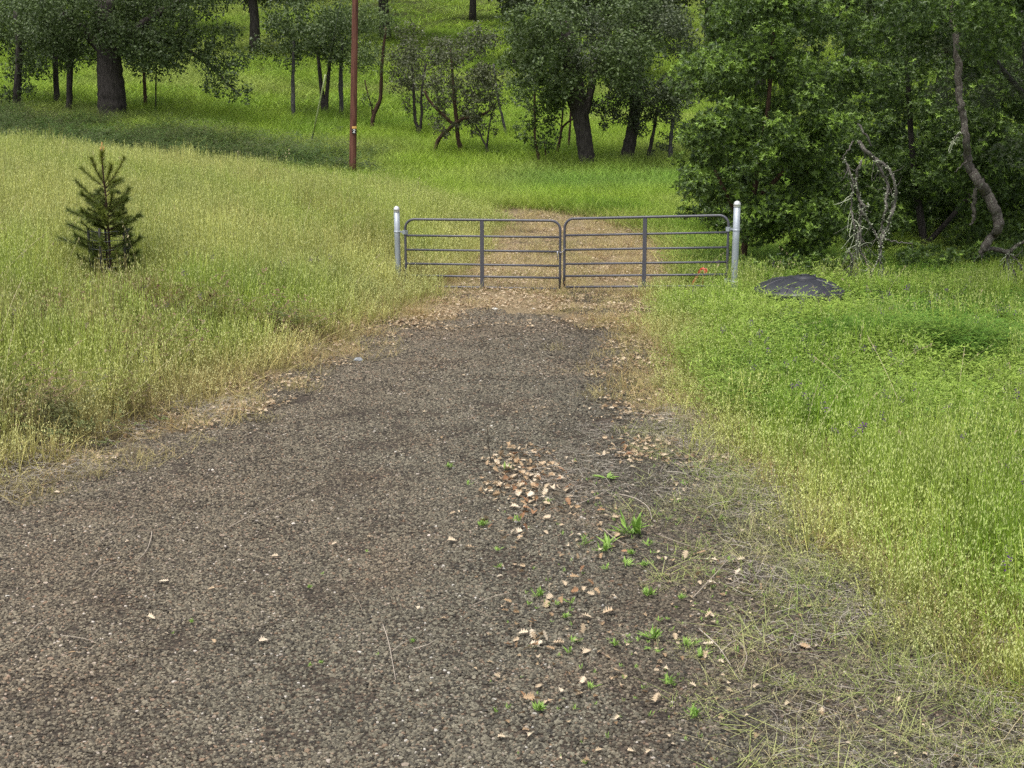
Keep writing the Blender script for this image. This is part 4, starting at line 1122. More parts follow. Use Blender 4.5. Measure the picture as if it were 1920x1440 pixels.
px_tree('sapling_tree', 'curved thin stem just left of the thick oak trunk', [[(1041, 294, 6), (1047, 275, 6), (1051, 255, 5), (1054, 240, 4.5), (1066, 228, 3.5), (1078, 222, 2.5)], [(1052, 250, 4), (1054, 225, 3.5), (1056, 190, 3), (1058, 150, 2.5)]], auto_lumps(1030, 1075, 120, 200, 7, 14, 24, 1), M_OAKLEAF, M_BARKR, 130, .10, .3)
px_tree('sapling_tree', 'thin straight reddish stem touching the thick oak trunk on its left', [[(1065, 282, 4), (1067, 262, 4.5), (1069, 235, 4), (1070, 200, 4), (1068, 150, 3)]], auto_lumps(1045, 1085, 110, 190, 5, 14, 24, 1), M_OAKLEAF, M_BARKR, 120, .10, .3)
px_tree('oak_tree', 'thick grey brown oak trunk standing behind the right gate leaf', [[(1101, 312, 36), (1100, 300, 33), (1097, 275, 30), (1093, 245, 30), (1087, 212, 32), (1080, 180, 36), (1070, 120, 34), (1060, 40, 26)], [(1092, 225, 18), (1102, 195, 16), (1108, 165, 14), (1125, 90, 11)]],
        auto_lumps(980, 1210, -20, 160, 26, 34, 58, 2.5), M_OAKLEAF, M_BARK, 150, .12, .2)
px_tree('oak_tree', 'dark leaning oak trunk, second thickest behind the right gate leaf', [[(1174, 305, 28), (1177, 285, 25), (1184, 255, 23), (1189, 225, 22), (1192, 190, 20), (1196, 130, 17), (1190, 50, 13)]],
        [(1140, 215, 24, -.5), (1120, 200, 22, -.5), (1165, 222, 22, -.6), (1200, 228, 24, -.6), (1215, 205, 26, -.5), (1150, 190, 26, -.6), (1185, 190, 26, -.8), (1235, 220, 22, -.5), (1135, 238, 14, -.5), (1205, 245, 14, -.5)] + auto_lumps(1090, 1290, 20, 180, 22, 30, 48, 2), M_FARLEAF, M_BARK, 300, .10, .2)
px_tree('oak_tree', 'narrow dark trunk between the leaning oak and the leafy bush', [[(1214, 306, 7), (1217, 290, 7), (1222, 262, 7), (1228, 235, 6), (1232, 200, 5)]], [(1235, 270, 13, 0), (1222, 285, 8, 0), (1250, 275, 14, 0), (1262, 262, 14, 0), (1245, 255, 12, 0)] + auto_lumps(1215, 1280, 150, 230, 8, 18, 28, 1), M_FARLEAF, M_BARK, 240, .095, .5)
px_tree('oak_tree', 'short grey trunk half hidden at the left edge of the leafy bush', [[(1257, 310, 8), (1257, 290, 8), (1258, 260, 7), (1262, 220, 6)]], auto_lumps(1250, 1300, 150, 250, 8, 16, 26, 1), M_FARLEAF, M_BARKG, 150, .085, .3)
# far oaks on the upper hillside: one tree copied
def far_oaks():
    base = np.array([0.0, 0.0, 0.0])
    root = thing('far_oak', 'oak among the woodland at the top of the far hillside', 'tree', (0, 0, 0), 'oaks of the far hillside')
    mb = MB(); mb.add(*tube([(0, 0, -.3), (.1, 0, 2), (0, .1, 4), (.3, 0, 7)], [.36, .28, .24, .12], 8)); tr = part('trunk', mb, M_BARK, root)
    mb = MB(); lm = [((rng.uniform(-2.8, 2.8), rng.uniform(-2.5, 2.5), rng.uniform(3.6, 8.5)), rng.uniform(1.1, 1.8)) for _ in range(22)]
    crown_sprigs(mb, lm, 75, .24, .2); cr = part('crown', mb, M_FARLEAF, root, False)
    spots = [(-34, 92), (-27, 84), (-20, 95), (-13, 86), (-7, 99), (0, 90), (7, 84), (13, 95), (20, 86), (26, 92), (33, 99), (-38, 104), (-30, 110), (-16, 112), (-4, 114), (9, 110), (22, 112), (35, 108), (14, 72), (20, 66), (27, 74)]
    for i_, (x, y) in enumerate(spots):
        if i_ == 0: r = root; kids = []
        else:
            r = root.copy(); COL.objects.link(r)
            for ch in (tr, cr):
                c = ch.copy(); COL.objects.link(c); c.parent = r
        x += rng.uniform(-2, 2)
        r.location = (x, y, H(x, y)); r.rotation_euler = (0, 0, rng.uniform(0, 6.28)); k = rng.uniform(.85, 1.25); r.scale = (k, k, k * rng.uniform(.9, 1.1))
far_oaks()

# ------------------------------------------------------------------ the leafy bushes on the right
def leafy_bush(name, label, foot, Y, blobs, stems, leaf_m, bark_m, dens=95, size=.095, fresh=.35, cat='tree', fill=True):
    """blobs: (u, v, rpx, dY); each blob is clothed in leaf rosettes facing outwards, thinner inside"""
    b = at(foot[0], foot[1], Y); b[2] = H(b[0], Y); s_ = ppm(Y)
    root = thing(name, label, cat, tuple(b))
    for i_, st in enumerate(stems):
        pts = [at(u, v, Y + dy) for u, v, w_, dy in st]
        if i_ == 0: pts[0][2] = H(pts[0][0], pts[0][1]) - .1
        P = smooth_path(pts, 4); W = np.interp(np.linspace(0, 1, len(P)), np.linspace(0, 1, len(st)), [q[2] for q in st]) / s_ / 2
        mb = MB(); mb.add(*tube(P, W, 8)); part('trunk' if i_ == 0 else 'limb', mb, bark_m, root)
    mb = MB()
    for (u, v, rpx, dy) in blobs:
        c = at(u, v, Y + dy); r = rpx / s_
        n = int(dens * r * r * 4)
        p, q = lump_points(c, np.array([r, r * .9, r * .8]), n, .45)
        nrm = q * .9 + np.array([0, -.15, .6]) + rng.normal(0, .65, (n, 3))
        fr_ = np.clip(rng.normal(.12, .15, n) + (rng.random(n) < fresh * (.35 + .45 * (q[:, 2] > .1))) * rng.uniform(.4, 1.0, n), 0, 1)  # new growth; commoner on blob tops, standing in for highlights
        low = (q[:, 2] < -.2) & (rng.random(n) < .6); fr_[low] *= .3  # undersides dulled, shade put into the leaf colour
        gnd = p[:, 2] > height(p[:, 0], p[:, 1]) + .05
        Rm = frames(nrm, rng.uniform(0, 6.28, n)); sz = size * rng.uniform(.6, 1.25, n); vi = rng.integers(0, 6, n)
        for q_ in range(6):
            g_ = gnd & (vi == q_); stamp(mb, *ROS[q_], p[g_], Rm[g_], sz[g_], 0, fresh=fr_[g_])
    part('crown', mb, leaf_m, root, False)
    return root
def blob_fill(poly, n, r0, r1, dy0, dy1):
    poly = np.array(poly, float); out = []; tries = 0
    while len(out) < n and tries < 20000:
        tries += 1
        u = random.uniform(poly[:, 0].min(), poly[:, 0].max()); v = random.uniform(poly[:, 1].min(), poly[:, 1].max())
        x, y = u, v; ins = False; j = len(poly) - 1
        for i in range(len(poly)):
            if (poly[i, 1] > y) != (poly[j, 1] > y) and x < (poly[j, 0] - poly[i, 0]) * (y - poly[i, 1]) / (poly[j, 1] - poly[i, 1] + 1e-9) + poly[i, 0]: ins = not ins
            j = i
        if not ins: continue
        out.append((u, v, random.uniform(r0, r1), random.uniform(dy0, dy1)))
    return out
leafy_bush('bay_tree', 'big glossy green leafy bush behind the right gate post and tank', (1440, 520), 28.2,
           blob_fill([(1300, 250), (1330, 190), (1420, 175), (1560, 185), (1600, 250), (1570, 330), (1600, 400), (1560, 470), (1480, 480), (1430, 470), (1395, 430), (1330, 395), (1300, 360), (1310, 300)], 78, 24, 42, -1.0, 1.0)
           + [(1429, 190, 36, .5), (1400, 215, 34, .6), (1460, 215, 34, .6), (1480, 190, 34, .6), (1380, 190, 30, .6), (1280, 398, 16, .2), (1300, 385, 22, .2), (1460, 492, 18, -1.2), (1490, 485, 18, -1.2), (1530, 490, 20, -1.0), (1400, 490, 16, -1.0), (1425, 500, 14, -1.3), (1560, 492, 18, -1.2), (1585, 490, 18, -1.0), (1510, 500, 14, -1.6), (1290, 260, 22, .4), (1275, 300, 18, .6), (1300, 330, 26, .4)]
           + blob_fill([(1290, 150), (1330, -40), (1600, -60), (1620, 190)], 26, 36, 60, -.8, 1.6),
           [[(1390, 525, 14, .3), (1394, 480, 13, .3), (1402, 420, 12, .2), (1420, 330, 10, .2), (1440, 200, 8, 0), (1450, 60, 6, 0)], [(1400, 440, 9, .2), (1370, 380, 7, .2), (1340, 320, 6, .1)], [(1412, 380, 9, .2), (1470, 320, 8, 0), (1520, 250, 6, -.1)]],
           M_BAY, M_BARKR, 225, .094, .55)
leafy_bush('bay_tree', 'dark green shaded bush behind the hanging dead branches', (1720, 520), 31.5,
           blob_fill([(1570, 180), (1920, 170), (1980, 420), (1900, 480), (1800, 450), (1740, 440), (1680, 450), (1600, 470), (1570, 330)], 84, 26, 44, -.9, 1.4)
           + [(1740, 490, 20, .3), (1700, 480, 18, .3), (1780, 500, 16, .3), (1610, 480, 22, .2), (1665, 455, 20, -.2), (1690, 420, 24, -.5), (1640, 420, 24, -.2)]
           + blob_fill([(1600, 160), (1600, -60), (1980, -60), (1980, 170)], 30, 36, 60, -.5, 2)
           + blob_fill([(1590, 470), (1990, 455), (1990, 512), (1590, 512)], 26, 14, 24, -3.4, -1.0)
           + blob_fill([(1640, -130), (2080, -140), (2080, 95), (1640, 80)], 34, 40, 66, -8.5, -2.5),  # crown overhang out of view, added to shade the ground below
           [[(1740, 525, 18, .8), (1735, 470, 17, .8), (1725, 400, 15, .9), (1710, 280, 12, 1), (1700, 100, 9, 1)], [(1735, 460, 12, .8), (1790, 400, 10, .9), (1850, 330, 8, 1)]],
           M_BAY, M_BARK, 175, .100, .20)
leafy_bush('oak_tree', 'grey green lichen draped oak at the upper right edge', (1900, 520), 29.0,
           blob_fill([(1830, 195), (1880, 120), (2000, 120), (2000, 330), (1930, 330), (1860, 300), (1835, 250)], 30, 16, 28, -.9, .5) + blob_fill([(1720, 185), (1800, 120), (1900, 120), (1860, 190), (1770, 200)], 14, 16, 26, -.6, .4)
           + blob_fill([(1800, 130), (1780, -60), (2000, -60), (2000, 130)], 16, 34, 56, -.8, 1), 
           [[(1965, 540, 26, .3), (1962, 430, 24, .3), (1950, 300, 20, .2), (1930, 150, 16, 0), (1915, 20, 12, 0)], [(1940, 200, 12, .1), (1880, 130, 9, -.2), (1830, 60, 6, -.4)]],
           M_FARLEAF, M_BARKG, 80, .075, .5)
leafy_bush('bay_tree', 'dark bush filling the gloom at the right edge behind the gnarled limb', (1860, 520), 34.5,
           blob_fill([(1600, 300), (1990, 250), (2020, 480), (1920, 505), (1760, 500), (1620, 500)], 90, 26, 44, -.5, 1.5),
           [[(1880, 525, 16, 1), (1876, 440, 14, 1), (1865, 300, 11, 1)]], M_BAY, M_BARK, 110, .14, .12)
leafy_bush('bay_tree', 'dark bush behind the glossy leafy bush and right of the oak trunks', (1400, 500), 34.0,
           blob_fill([(1300, 220), (1560, 150), (1600, 470), (1400, 480), (1310, 360)], 70, 30, 46, -.8, 1.5) + blob_fill([(1290, 150), (1300, 0), (1560, 0), (1560, 170)], 14, 40, 60, -.8, 1.5),
           [[(1430, 515, 16, .6), (1432, 420, 14, .6), (1440, 280, 11, .6)]], M_BAY, M_BARK, 110, .14, .12)
leafy_bush('bay_tree', 'dark bush at the back of the gloom between the two leafy bushes', (1660, 510), 36.5,
           blob_fill([(1480, 120), (1990, 120), (2020, 470), (1900, 490), (1700, 495), (1480, 490)], 100, 30, 48, -.5, 1.5),
           [[(1660, 515, 16, 1), (1656, 440, 14, 1), (1665, 300, 11, 1)]], M_BAY, M_BARK, 90, .16, .05)
leafy_bush('seedling_bush', 'small yellow green seedling in the shade at the lower edge of the right bushes', (1836, 552), 25.5, [(1825, 548, 9, 0), (1845, 544, 9, 0), (1836, 538, 8, 0), (1852, 552, 7, 0)], [[(1836, 558, 3, 0), (1836, 545, 2.5, 0), (1838, 538, 2, 0)]], M_BAY, M_BARKR, 240, .055, .9, 'bush')

# ------------------------------------------------------------------ dead lichen branches hanging on the right
def lichen_on(mb, P, rad, n, size):
    i = rng.integers(0, len(P), n)
    c = P[i] + rng.normal(0, 1, (n, 3)) * rad
    v = ICO_V * np.array([1, .8, .7])
    stamp(mb, v, ICO_F, c, frames(rng.normal(0, 1, (n, 3)), rng.uniform(0, 6.28, n)), size * rng.uniform(.4, 1.3, n))
def dead_branches(name, label, Y, paths, twig_src, lich, mat_w, root_uv):
    b = at(*root_uv, Y); root = thing(name, label, 'dead branch', tuple(b)); s_ = ppm(Y)
    allP = []
    for i_, st in enumerate(paths):
        pts = [at(u, v, Y + rng.uniform(-.12, .12)) for u, v, w_ in st]
        P = smooth_path(pts, 5); P[1:-1] += rng.normal(0, .012, P[1:-1].shape)
        W = np.interp(np.linspace(0, 1, len(P)), np.linspace(0, 1, len(st)), [q[2] for q in st]) / s_ / 2 * (1 + rng.normal(0, .04, len(P)))
        mb = MB(); mb.add(*tube(P, W, 7)); br = part('branch', mb, mat_w, root); allP.append((P, W, br))
        if i_ in lich:
            mb = MB(); lichen_on(mb, P, .022, int(lich[i_] * len(P)), .016); tag(subpart('lichen', mb, M_LICHEN, br, root, False), kind='stuff')
    for i_, n, ln in twig_src:                     # fine hanging twigs
        P, W, br = allP[i_]; mb = MB()
        for q in range(n):
            p = P[rng.integers(1, len(P))]; d_ = np.array([rng.normal(0, .5), rng.normal(0, .4), -1.0 + rng.normal(0, .4)]); pts = [p]
            for j in range(4): d_ = d_ + rng.normal(0, .25, 3); pts.append(pts[-1] + d_ / np.linalg.norm(d_) * ln / 4 * rng.uniform(.6, 1.2))
            mb.add(*tube(pts, np.linspace(.007, .003, 5), 4, False)); 
            if q % 2 == 0: lichen_on(mb, np.array(pts), .010, 9, .010)
        tag(subpart('twigs', mb, M_LICHEN if i_ % 2 else M_DEADWOOD, br, root, False), kind='stuff')
    return root
dead_branches('dead_branch', 'hanging tangle of pale lichen covered dead branches in front of the dark bush', 26.9,
    [[(1610, 265, 7), (1625, 285, 8), (1645, 300, 8), (1662, 312, 6), (1673, 330, 5), (1679, 355, 5), (1678, 372, 5), (1673, 400, 5), (1661, 428, 4), (1654, 450, 4), (1652, 480, 3), (1655, 505, 3), (1653, 528, 3)],
     [(1615, 300, 5), (1607, 325, 5), (1606, 350, 5), (1612, 375, 5), (1618, 385, 5), (1630, 387, 3)],
     [(1586, 300, 3), (1594, 325, 3.5), (1604, 352, 4), (1611, 374, 5), (1616, 395, 5), (1625, 412, 4), (1636, 430, 4), (1648, 452, 3.5)],
     [(1662, 312, 5), (1672, 325, 4), (1678, 345, 4), (1679, 365, 4), (1674, 385, 4), (1670, 405, 4), (1664, 430, 3), (1654, 448, 3)],
     [(1640, 300, 5), (1652, 320, 5), (1663, 342, 5), (1662, 365, 5), (1660, 395, 5), (1654, 425, 4), (1652, 455, 4), (1650, 480, 3), (1640, 500, 3), (1634, 515, 2.5)],
     [(1597, 345, 3), (1598, 390, 3.5), (1600, 420, 4), (1606, 450, 4), (1612, 470, 4), (1625, 490, 3), (1634, 515, 3)],
     [(1614, 395, 5), (1612, 420, 5), (1608, 450, 4), (1606, 475, 4), (1600, 500, 4), (1605, 528, 5)],
     [(1657, 446, 3), (1672, 452, 2.5), (1690, 456, 2.5), (1708, 456, 2), (1712, 470, 1.5)],
     [(1590, 465, 2.5), (1597, 490, 3), (1602, 510, 4), (1604, 530, 5)],
     [(1600, 265, 3), (1590, 282, 3), (1578, 298, 2.5)], [(1608, 232, 4), (1620, 248, 4), (1634, 274, 3)]],
    [(2, 16, .35), (5, 14, .45), (6, 26, .55), (8, 14, .45), (0, 14, .4), (4, 14, .45)], {0: 2.5, 1: 2, 2: 3, 3: 2.5, 4: 3, 5: 2.5, 6: 5, 8: 2.5}, M_DEADWOOD, (1650, 528))
dead_branches('gnarled_limb', 'thick gnarled grey limb bending down from the trees at the right', 26.7,
    [[(1770, -60, 11), (1788, 40, 12), (1796, 120, 13), (1799, 175, 13), (1803, 200, 13), (1808, 230, 13), (1811, 262, 13), (1815, 295, 15), (1822, 322, 18), (1836, 342, 20), (1849, 360, 20), (1862, 385, 20), (1871, 410, 20), (1872, 428, 18), (1862, 442, 16), (1850, 456, 15), (1842, 470, 12), (1839, 480, 5)],
     [(1831, 345, 8), (1828, 365, 8), (1826, 385, 8), (1827, 405, 7), (1823, 418, 4), (1817, 422, 2)],
     [(1845, 467, 8), (1860, 466, 9), (1876, 470, 9), (1888, 474, 8), (1905, 462, 6), (1925, 450, 6), (1960, 430, 7)],
     [(1888, 474, 5), (1892, 495, 4), (1890, 515, 3), (1893, 535, 2)], [(1888, 474, 4), (1905, 485, 3), (1917, 505, 3), (1925, 525, 2)],
     [(1890, 480, 3), (1880, 500, 2.5), (1868, 520, 2), (1858, 532, 1.5)], [(1892, 490, 3), (1902, 510, 2.5), (1908, 535, 2)],
     [(1808, 240, 4), (1795, 255, 3), (1785, 268, 2)], [(1812, 300, 3), (1800, 315, 2), (1790, 322, 1.5)]],
    [(0, 8, .25), (3, 9, .25), (4, 8, .25), (5, 7, .2), (7, 8, .25)], {0: 1.4, 2: 1.5, 3: 2, 4: 2, 7: 3}, M_LIMB, (1872, 440))
lb = hit(915, 293); 
root = thing('fallen_branch', 'pale bleached fallen branch arched in the grass under the crossed stems', 'branch', tuple(lb)); mb = MB()
mb.add(*tube(smooth_path([at(u, v, lb[1] - .1) for u, v in ((908, 293), (914, 288), (922, 285), (930, 285), (936, 289))], 3), np.linspace(.05, .025, 13), 7)); part('wood', mb, M_DEADLOG, root)
st_ = hit(789, 249)
root = thing('broken_stub', 'short pale broken stub of wood beside the V forked tree', 'stump', tuple(st_)); mb = MB()
mb.add(*tube([at(787, 250, st_[1]), at(788.5, 240, st_[1]), at(790, 231, st_[1])], [.055, .05, .02], 7)); part('wood', mb, M_DEADLOG, root)
for (u, v, lab) in ((634, 258, 'small dark green shrub in the hillside grass left of the utility pole'), (640, 322, 'dark olive shrub at the foot of the utility pole, on its left side'), (690, 325, 'dark olive shrub at the foot of the utility pole, on its right side')):
    b = hit(u, v); s_ = ppm(b[1]); root = thing('shrub', lab, 'shrub', tuple(b), None); mb = MB()
    mb.add(*tube([b - np.array([0, 0, .05]), b + np.array([.03, 0, .2])], [.015, .01], 5)); part('stem', mb, M_BARK, root)
    mb = MB(); wd = 6 if v < 300 else 14
    crown_sprigs(mb, [(b + np.array([rng.uniform(-1, 1) * wd / s_, rng.uniform(-.2, .2), .16 + rng.uniform(0, .15)]), rng.uniform(.14, .24)) for _ in range(7)], 420, .05, .1); part('foliage', mb, M_OAKLEAF if v < 300 else M_LACELEAF, root, False)

# ------------------------------------------------------------------ pine sapling and its wire cage
pu = lambda u, v, dy=0.0: at(u, v, PY + dy)
pbase = hit(208, 532); PY = pbase[1]; ps = ppm(PY)
root = thing('pine_sapling', 'young pine sapling with upswept branches standing in the left grass bank', 'pine tree', tuple(pbase))
trunk = smooth_path([pbase - np.array([0, 0, .1]), pu(206, 480), pu(202, 420), pu(198, 365), pu(193, 320), pu(191, 280)], 4)
mb = MB(); mb.add(*tube(trunk, np.linspace(2.8, 1.1, len(trunk)) / ps, 8)); part('trunk', mb, M_BARKR, root)
NV = np.array([(0, -.035, 0), (0, .035, 0), (1, 0, 0)]); NF = np.array([(0, 1, 2)])
def needle_branch(pts, needle=.062, n=190, fresh=.15, r0=.008):
    P = smooth_path(pts, 5); mb = MB(); mb.add(*tube(P, np.linspace(r0, .004, len(P)), 5), 0, fresh=0.0)
    t = rng.uniform(.12, 1.0, n) ** .8 * (len(P) - 1); i = np.minimum(t.astype(int), len(P) - 2); f = (t - i)[:, None]
    p = P[i] * (1 - f) + P[i + 1] * f; T = P[i + 1] - P[i]; T /= np.linalg.norm(T, axis=1)[:, None] + 1e-9
    d_ = rng.normal(0, 1, (n, 3)); d_ -= T * np.sum(d_ * T, 1)[:, None]; d_ /= np.linalg.norm(d_, axis=1)[:, None]
    d_ = d_ * .75 + T * rng.uniform(.5, 1.0, (n, 1)); d_ /= np.linalg.norm(d_, axis=1)[:, None]
    R = frames(d_, rng.uniform(0, 6.28, n)); R = R[:, :, [2, 0, 1]]
    stamp(mb, NV * np.array([1, 1.1, 1]), NF, p, R, needle * rng.uniform(.75, 1.15, n), 1, fresh=np.clip(rng.normal(fresh, .18, n), 0, 1))
    part('branch', mb, [M_BARKR, M_NEEDLE], root, False)
BR = [((192, 318), (191, 296), (191, 286), 0, .75), ((196, 345), (182, 322), (171, 296), -.15, .6), ((196, 352), (175, 335), (152, 315), .1, .5), ((196, 350), (216, 328), (233, 295), -.1, .6), ((195, 348), (205, 325), (209, 308), -.3, .6),
      ((197, 352), (212, 343), (226, 338), -.3, .45), ((196, 350), (190, 330), (196, 312), .3, .5), ((198, 362), (208, 352), (214, 345), .3, .4),
      ((199, 388), (170, 365), (141, 338), 0, .25), ((200, 394), (172, 376), (152, 362), -.3, .25), ((200, 400), (180, 388), (164, 374), .2, .2), ((200, 396), (225, 380), (242, 353), .1, .25), ((200, 402), (222, 385), (240, 372), -.25, .2), ((201, 400), (208, 380), (211, 360), -.35, .3), ((200, 398), (196, 385), (190, 380), .35, .2),
      ((203, 425), (170, 412), (127, 394), .1, .08), ((203, 420), (172, 405), (152, 395), -.3, .15), ((202, 420), (190, 400), (186, 388), -.4, .3), ((203, 430), (225, 420), (222, 398), -.25, .25), ((203, 432), (238, 418), (263, 403), .1, .08), ((204, 436), (228, 428), (238, 418), -.3, .2), ((203, 425), (200, 405), (204, 392), .4, .1), ((203, 428), (196, 412), (196, 398), -.5, .35),
      ((205, 455), (170, 440), (128, 420), .2, .02), ((205, 460), (172, 455), (140, 440), -.3, .05), ((206, 470), (160, 462), (108, 445), .15, .02), ((206, 475), (178, 470), (143, 450), -.2, .1), ((206, 470), (238, 465), (264, 445), .1, .05), ((206, 465), (230, 458), (246, 440), -.3, .05), ((206, 480), (240, 478), (258, 474), -.2, .05),
      ((206, 490), (175, 492), (150, 480), .1, .02), ((206, 492), (236, 492), (252, 488), .2, .05), ((206, 488), (214, 480), (222, 470), -.45, .25), ((206, 500), (180, 506), (158, 500), -.2, .02), ((206, 500), (232, 505), (245, 500), -.25, .1), ((205, 470), (196, 462), (188, 450), -.5, .1), ((206, 515), (225, 510), (240, 512), -.4, .1), ((206, 515), (190, 512), (178, 515), -.3, .02)]
for a_, b_, c_, dy, fr_ in BR:
    needle_branch([pu(*a_), pu(*b_, dy * .6), pu(*c_, dy)], .105 if a_[1] > 400 else .095, 430 if a_[1] > 380 else 360, fr_)
for q in range(52):
    v0 = rng.uniform(350, 515); t_ = (v0 - 350) / 165; u0 = 199 + 6 * t_; sd = -1 if q % 2 else 1
    ln = rng.uniform(.45, 1.0) * (30 + 38 * t_); az = rng.uniform(-.9, .9)
    needle_branch([pu(u0, v0), pu(u0 + sd * ln * .55, v0 - 4 - 6 * (1 - t_), az * .3), pu(u0 + sd * ln, v0 - ln * rng.uniform(.25, .55), az * .55)], .085, 300, .14)
for (a_, b_) in (((191, 283), (191, 266)), ((189, 284), (188, 275)), ((194, 284), (195, 274))):
    mb = MB(); mb.add(*tube([pu(*a_), pu(*b_)], [.007, .004], 6)); part('bud', mb, M_BUD, root)
mb = MB()
cx, cy = pbase[0] + .02, PY - .02; cr = 37 / ps; croot = thing('wire_cage', 'low wire cage with dark stakes around the base of the pine sapling', 'wire cage', (cx, cy, pbase[2]))
for k_ in range(5):
    a_ = 2 * math.pi * (k_ + .2) / 5 + .5; x, y = cx + cr * math.cos(a_), cy + cr * math.sin(a_); z0 = H(x, y)
    mb = MB(); mb.add(*tube([(x, y, z0 - .1), (x, y, z0 + .5), (x, y, at(200, 428 + 4 * math.sin(a_), PY)[2])], .020, 6)); part('stake', mb, M_TPOST, croot)
for v in (431, 448, 464, 480, 497, 513):
    z = at(200, v, PY)[2]; mb = MB(); mb.add(*tube([(cx + cr * math.cos(q), cy + cr * math.sin(q), z + .008 * math.sin(5 * q)) for q in np.linspace(0, 2 * math.pi, 33)], .0045, 5, False)); part('wire', mb, M_WIRE, croot)
for k_ in range(14):
    a_ = 2 * math.pi * k_ / 14; x, y = cx + cr * math.cos(a_), cy + cr * math.sin(a_)
    mb = MB(); mb.add(*tube([(x, y, H(x, y)), (x, y, at(200, 431, PY)[2])], .0028, 4, False)); part('upright_wire', mb, M_WIRE, croot)

# ------------------------------------------------------------------ rocks, twigs, weeds, fallen leaves on the drive
def rock(u, v, wpx, m_, name, label, flat=.6):
    b = hit(u, v); s_ = ppm(b[1]); me = MB(); r = np.random.default_rng(int(u))
    V = ICO_V.copy(); F = ICO_F
    mids = {}; V = list(V); F2 = []
    def mid(a, b_):
        k = (min(a, b_), max(a, b_))
        if k not in mids: q = (np.array(V[a]) + np.array(V[b_])) / 2; V.append(q / np.linalg.norm(q)); mids[k] = len(V) - 1
        return mids[k]
    for a, b_, c in F: ab, bc, ca_ = mid(a, b_), mid(b_, c), mid(c, a); F2 += [(a, ab, ca_), (b_, bc, ab), (c, ca_, bc), (ab, bc, ca_)]
    V = np.array(V) * r.uniform(.82, 1.15, (len(V), 1)) * np.array([1, .75, flat]) * wpx / s_ / 2
    V[:, 2] += .3 * wpx / s_ / 2 * flat
    o = link(name, raw_mesh(name, V, np.array(F2), m_), None, tuple(b)); tag(o, label, 'rock'); o.rotation_euler = (0, 0, r.uniform(-.4, .4))
rock(672, 678, 20, M_GREYROCK, 'rock', 'blue grey rock on the left edge of the gravel drive')
rock(928, 581, 13, M_PALEROCK, 'rock', 'pale rock in the leaf litter in front of the left gate leaf')
rock(1001, 580, 8, M_PALEROCK, 'rock', 'small pale stone in the litter in front of the gate centre')
rock(15, 1121, 12, M_PALEROCK, 'rock', 'white angular stone on the gravel at the left edge', .7)
rock(241, 1234, 9, M_PALEROCK, 'rock', 'white stone near the front of the gravel, left of the curled leaf', .7)
rock(110, 1206, 9, M_PALEROCK, 'rock', 'white chip of stone near the front left of the gravel', .7)

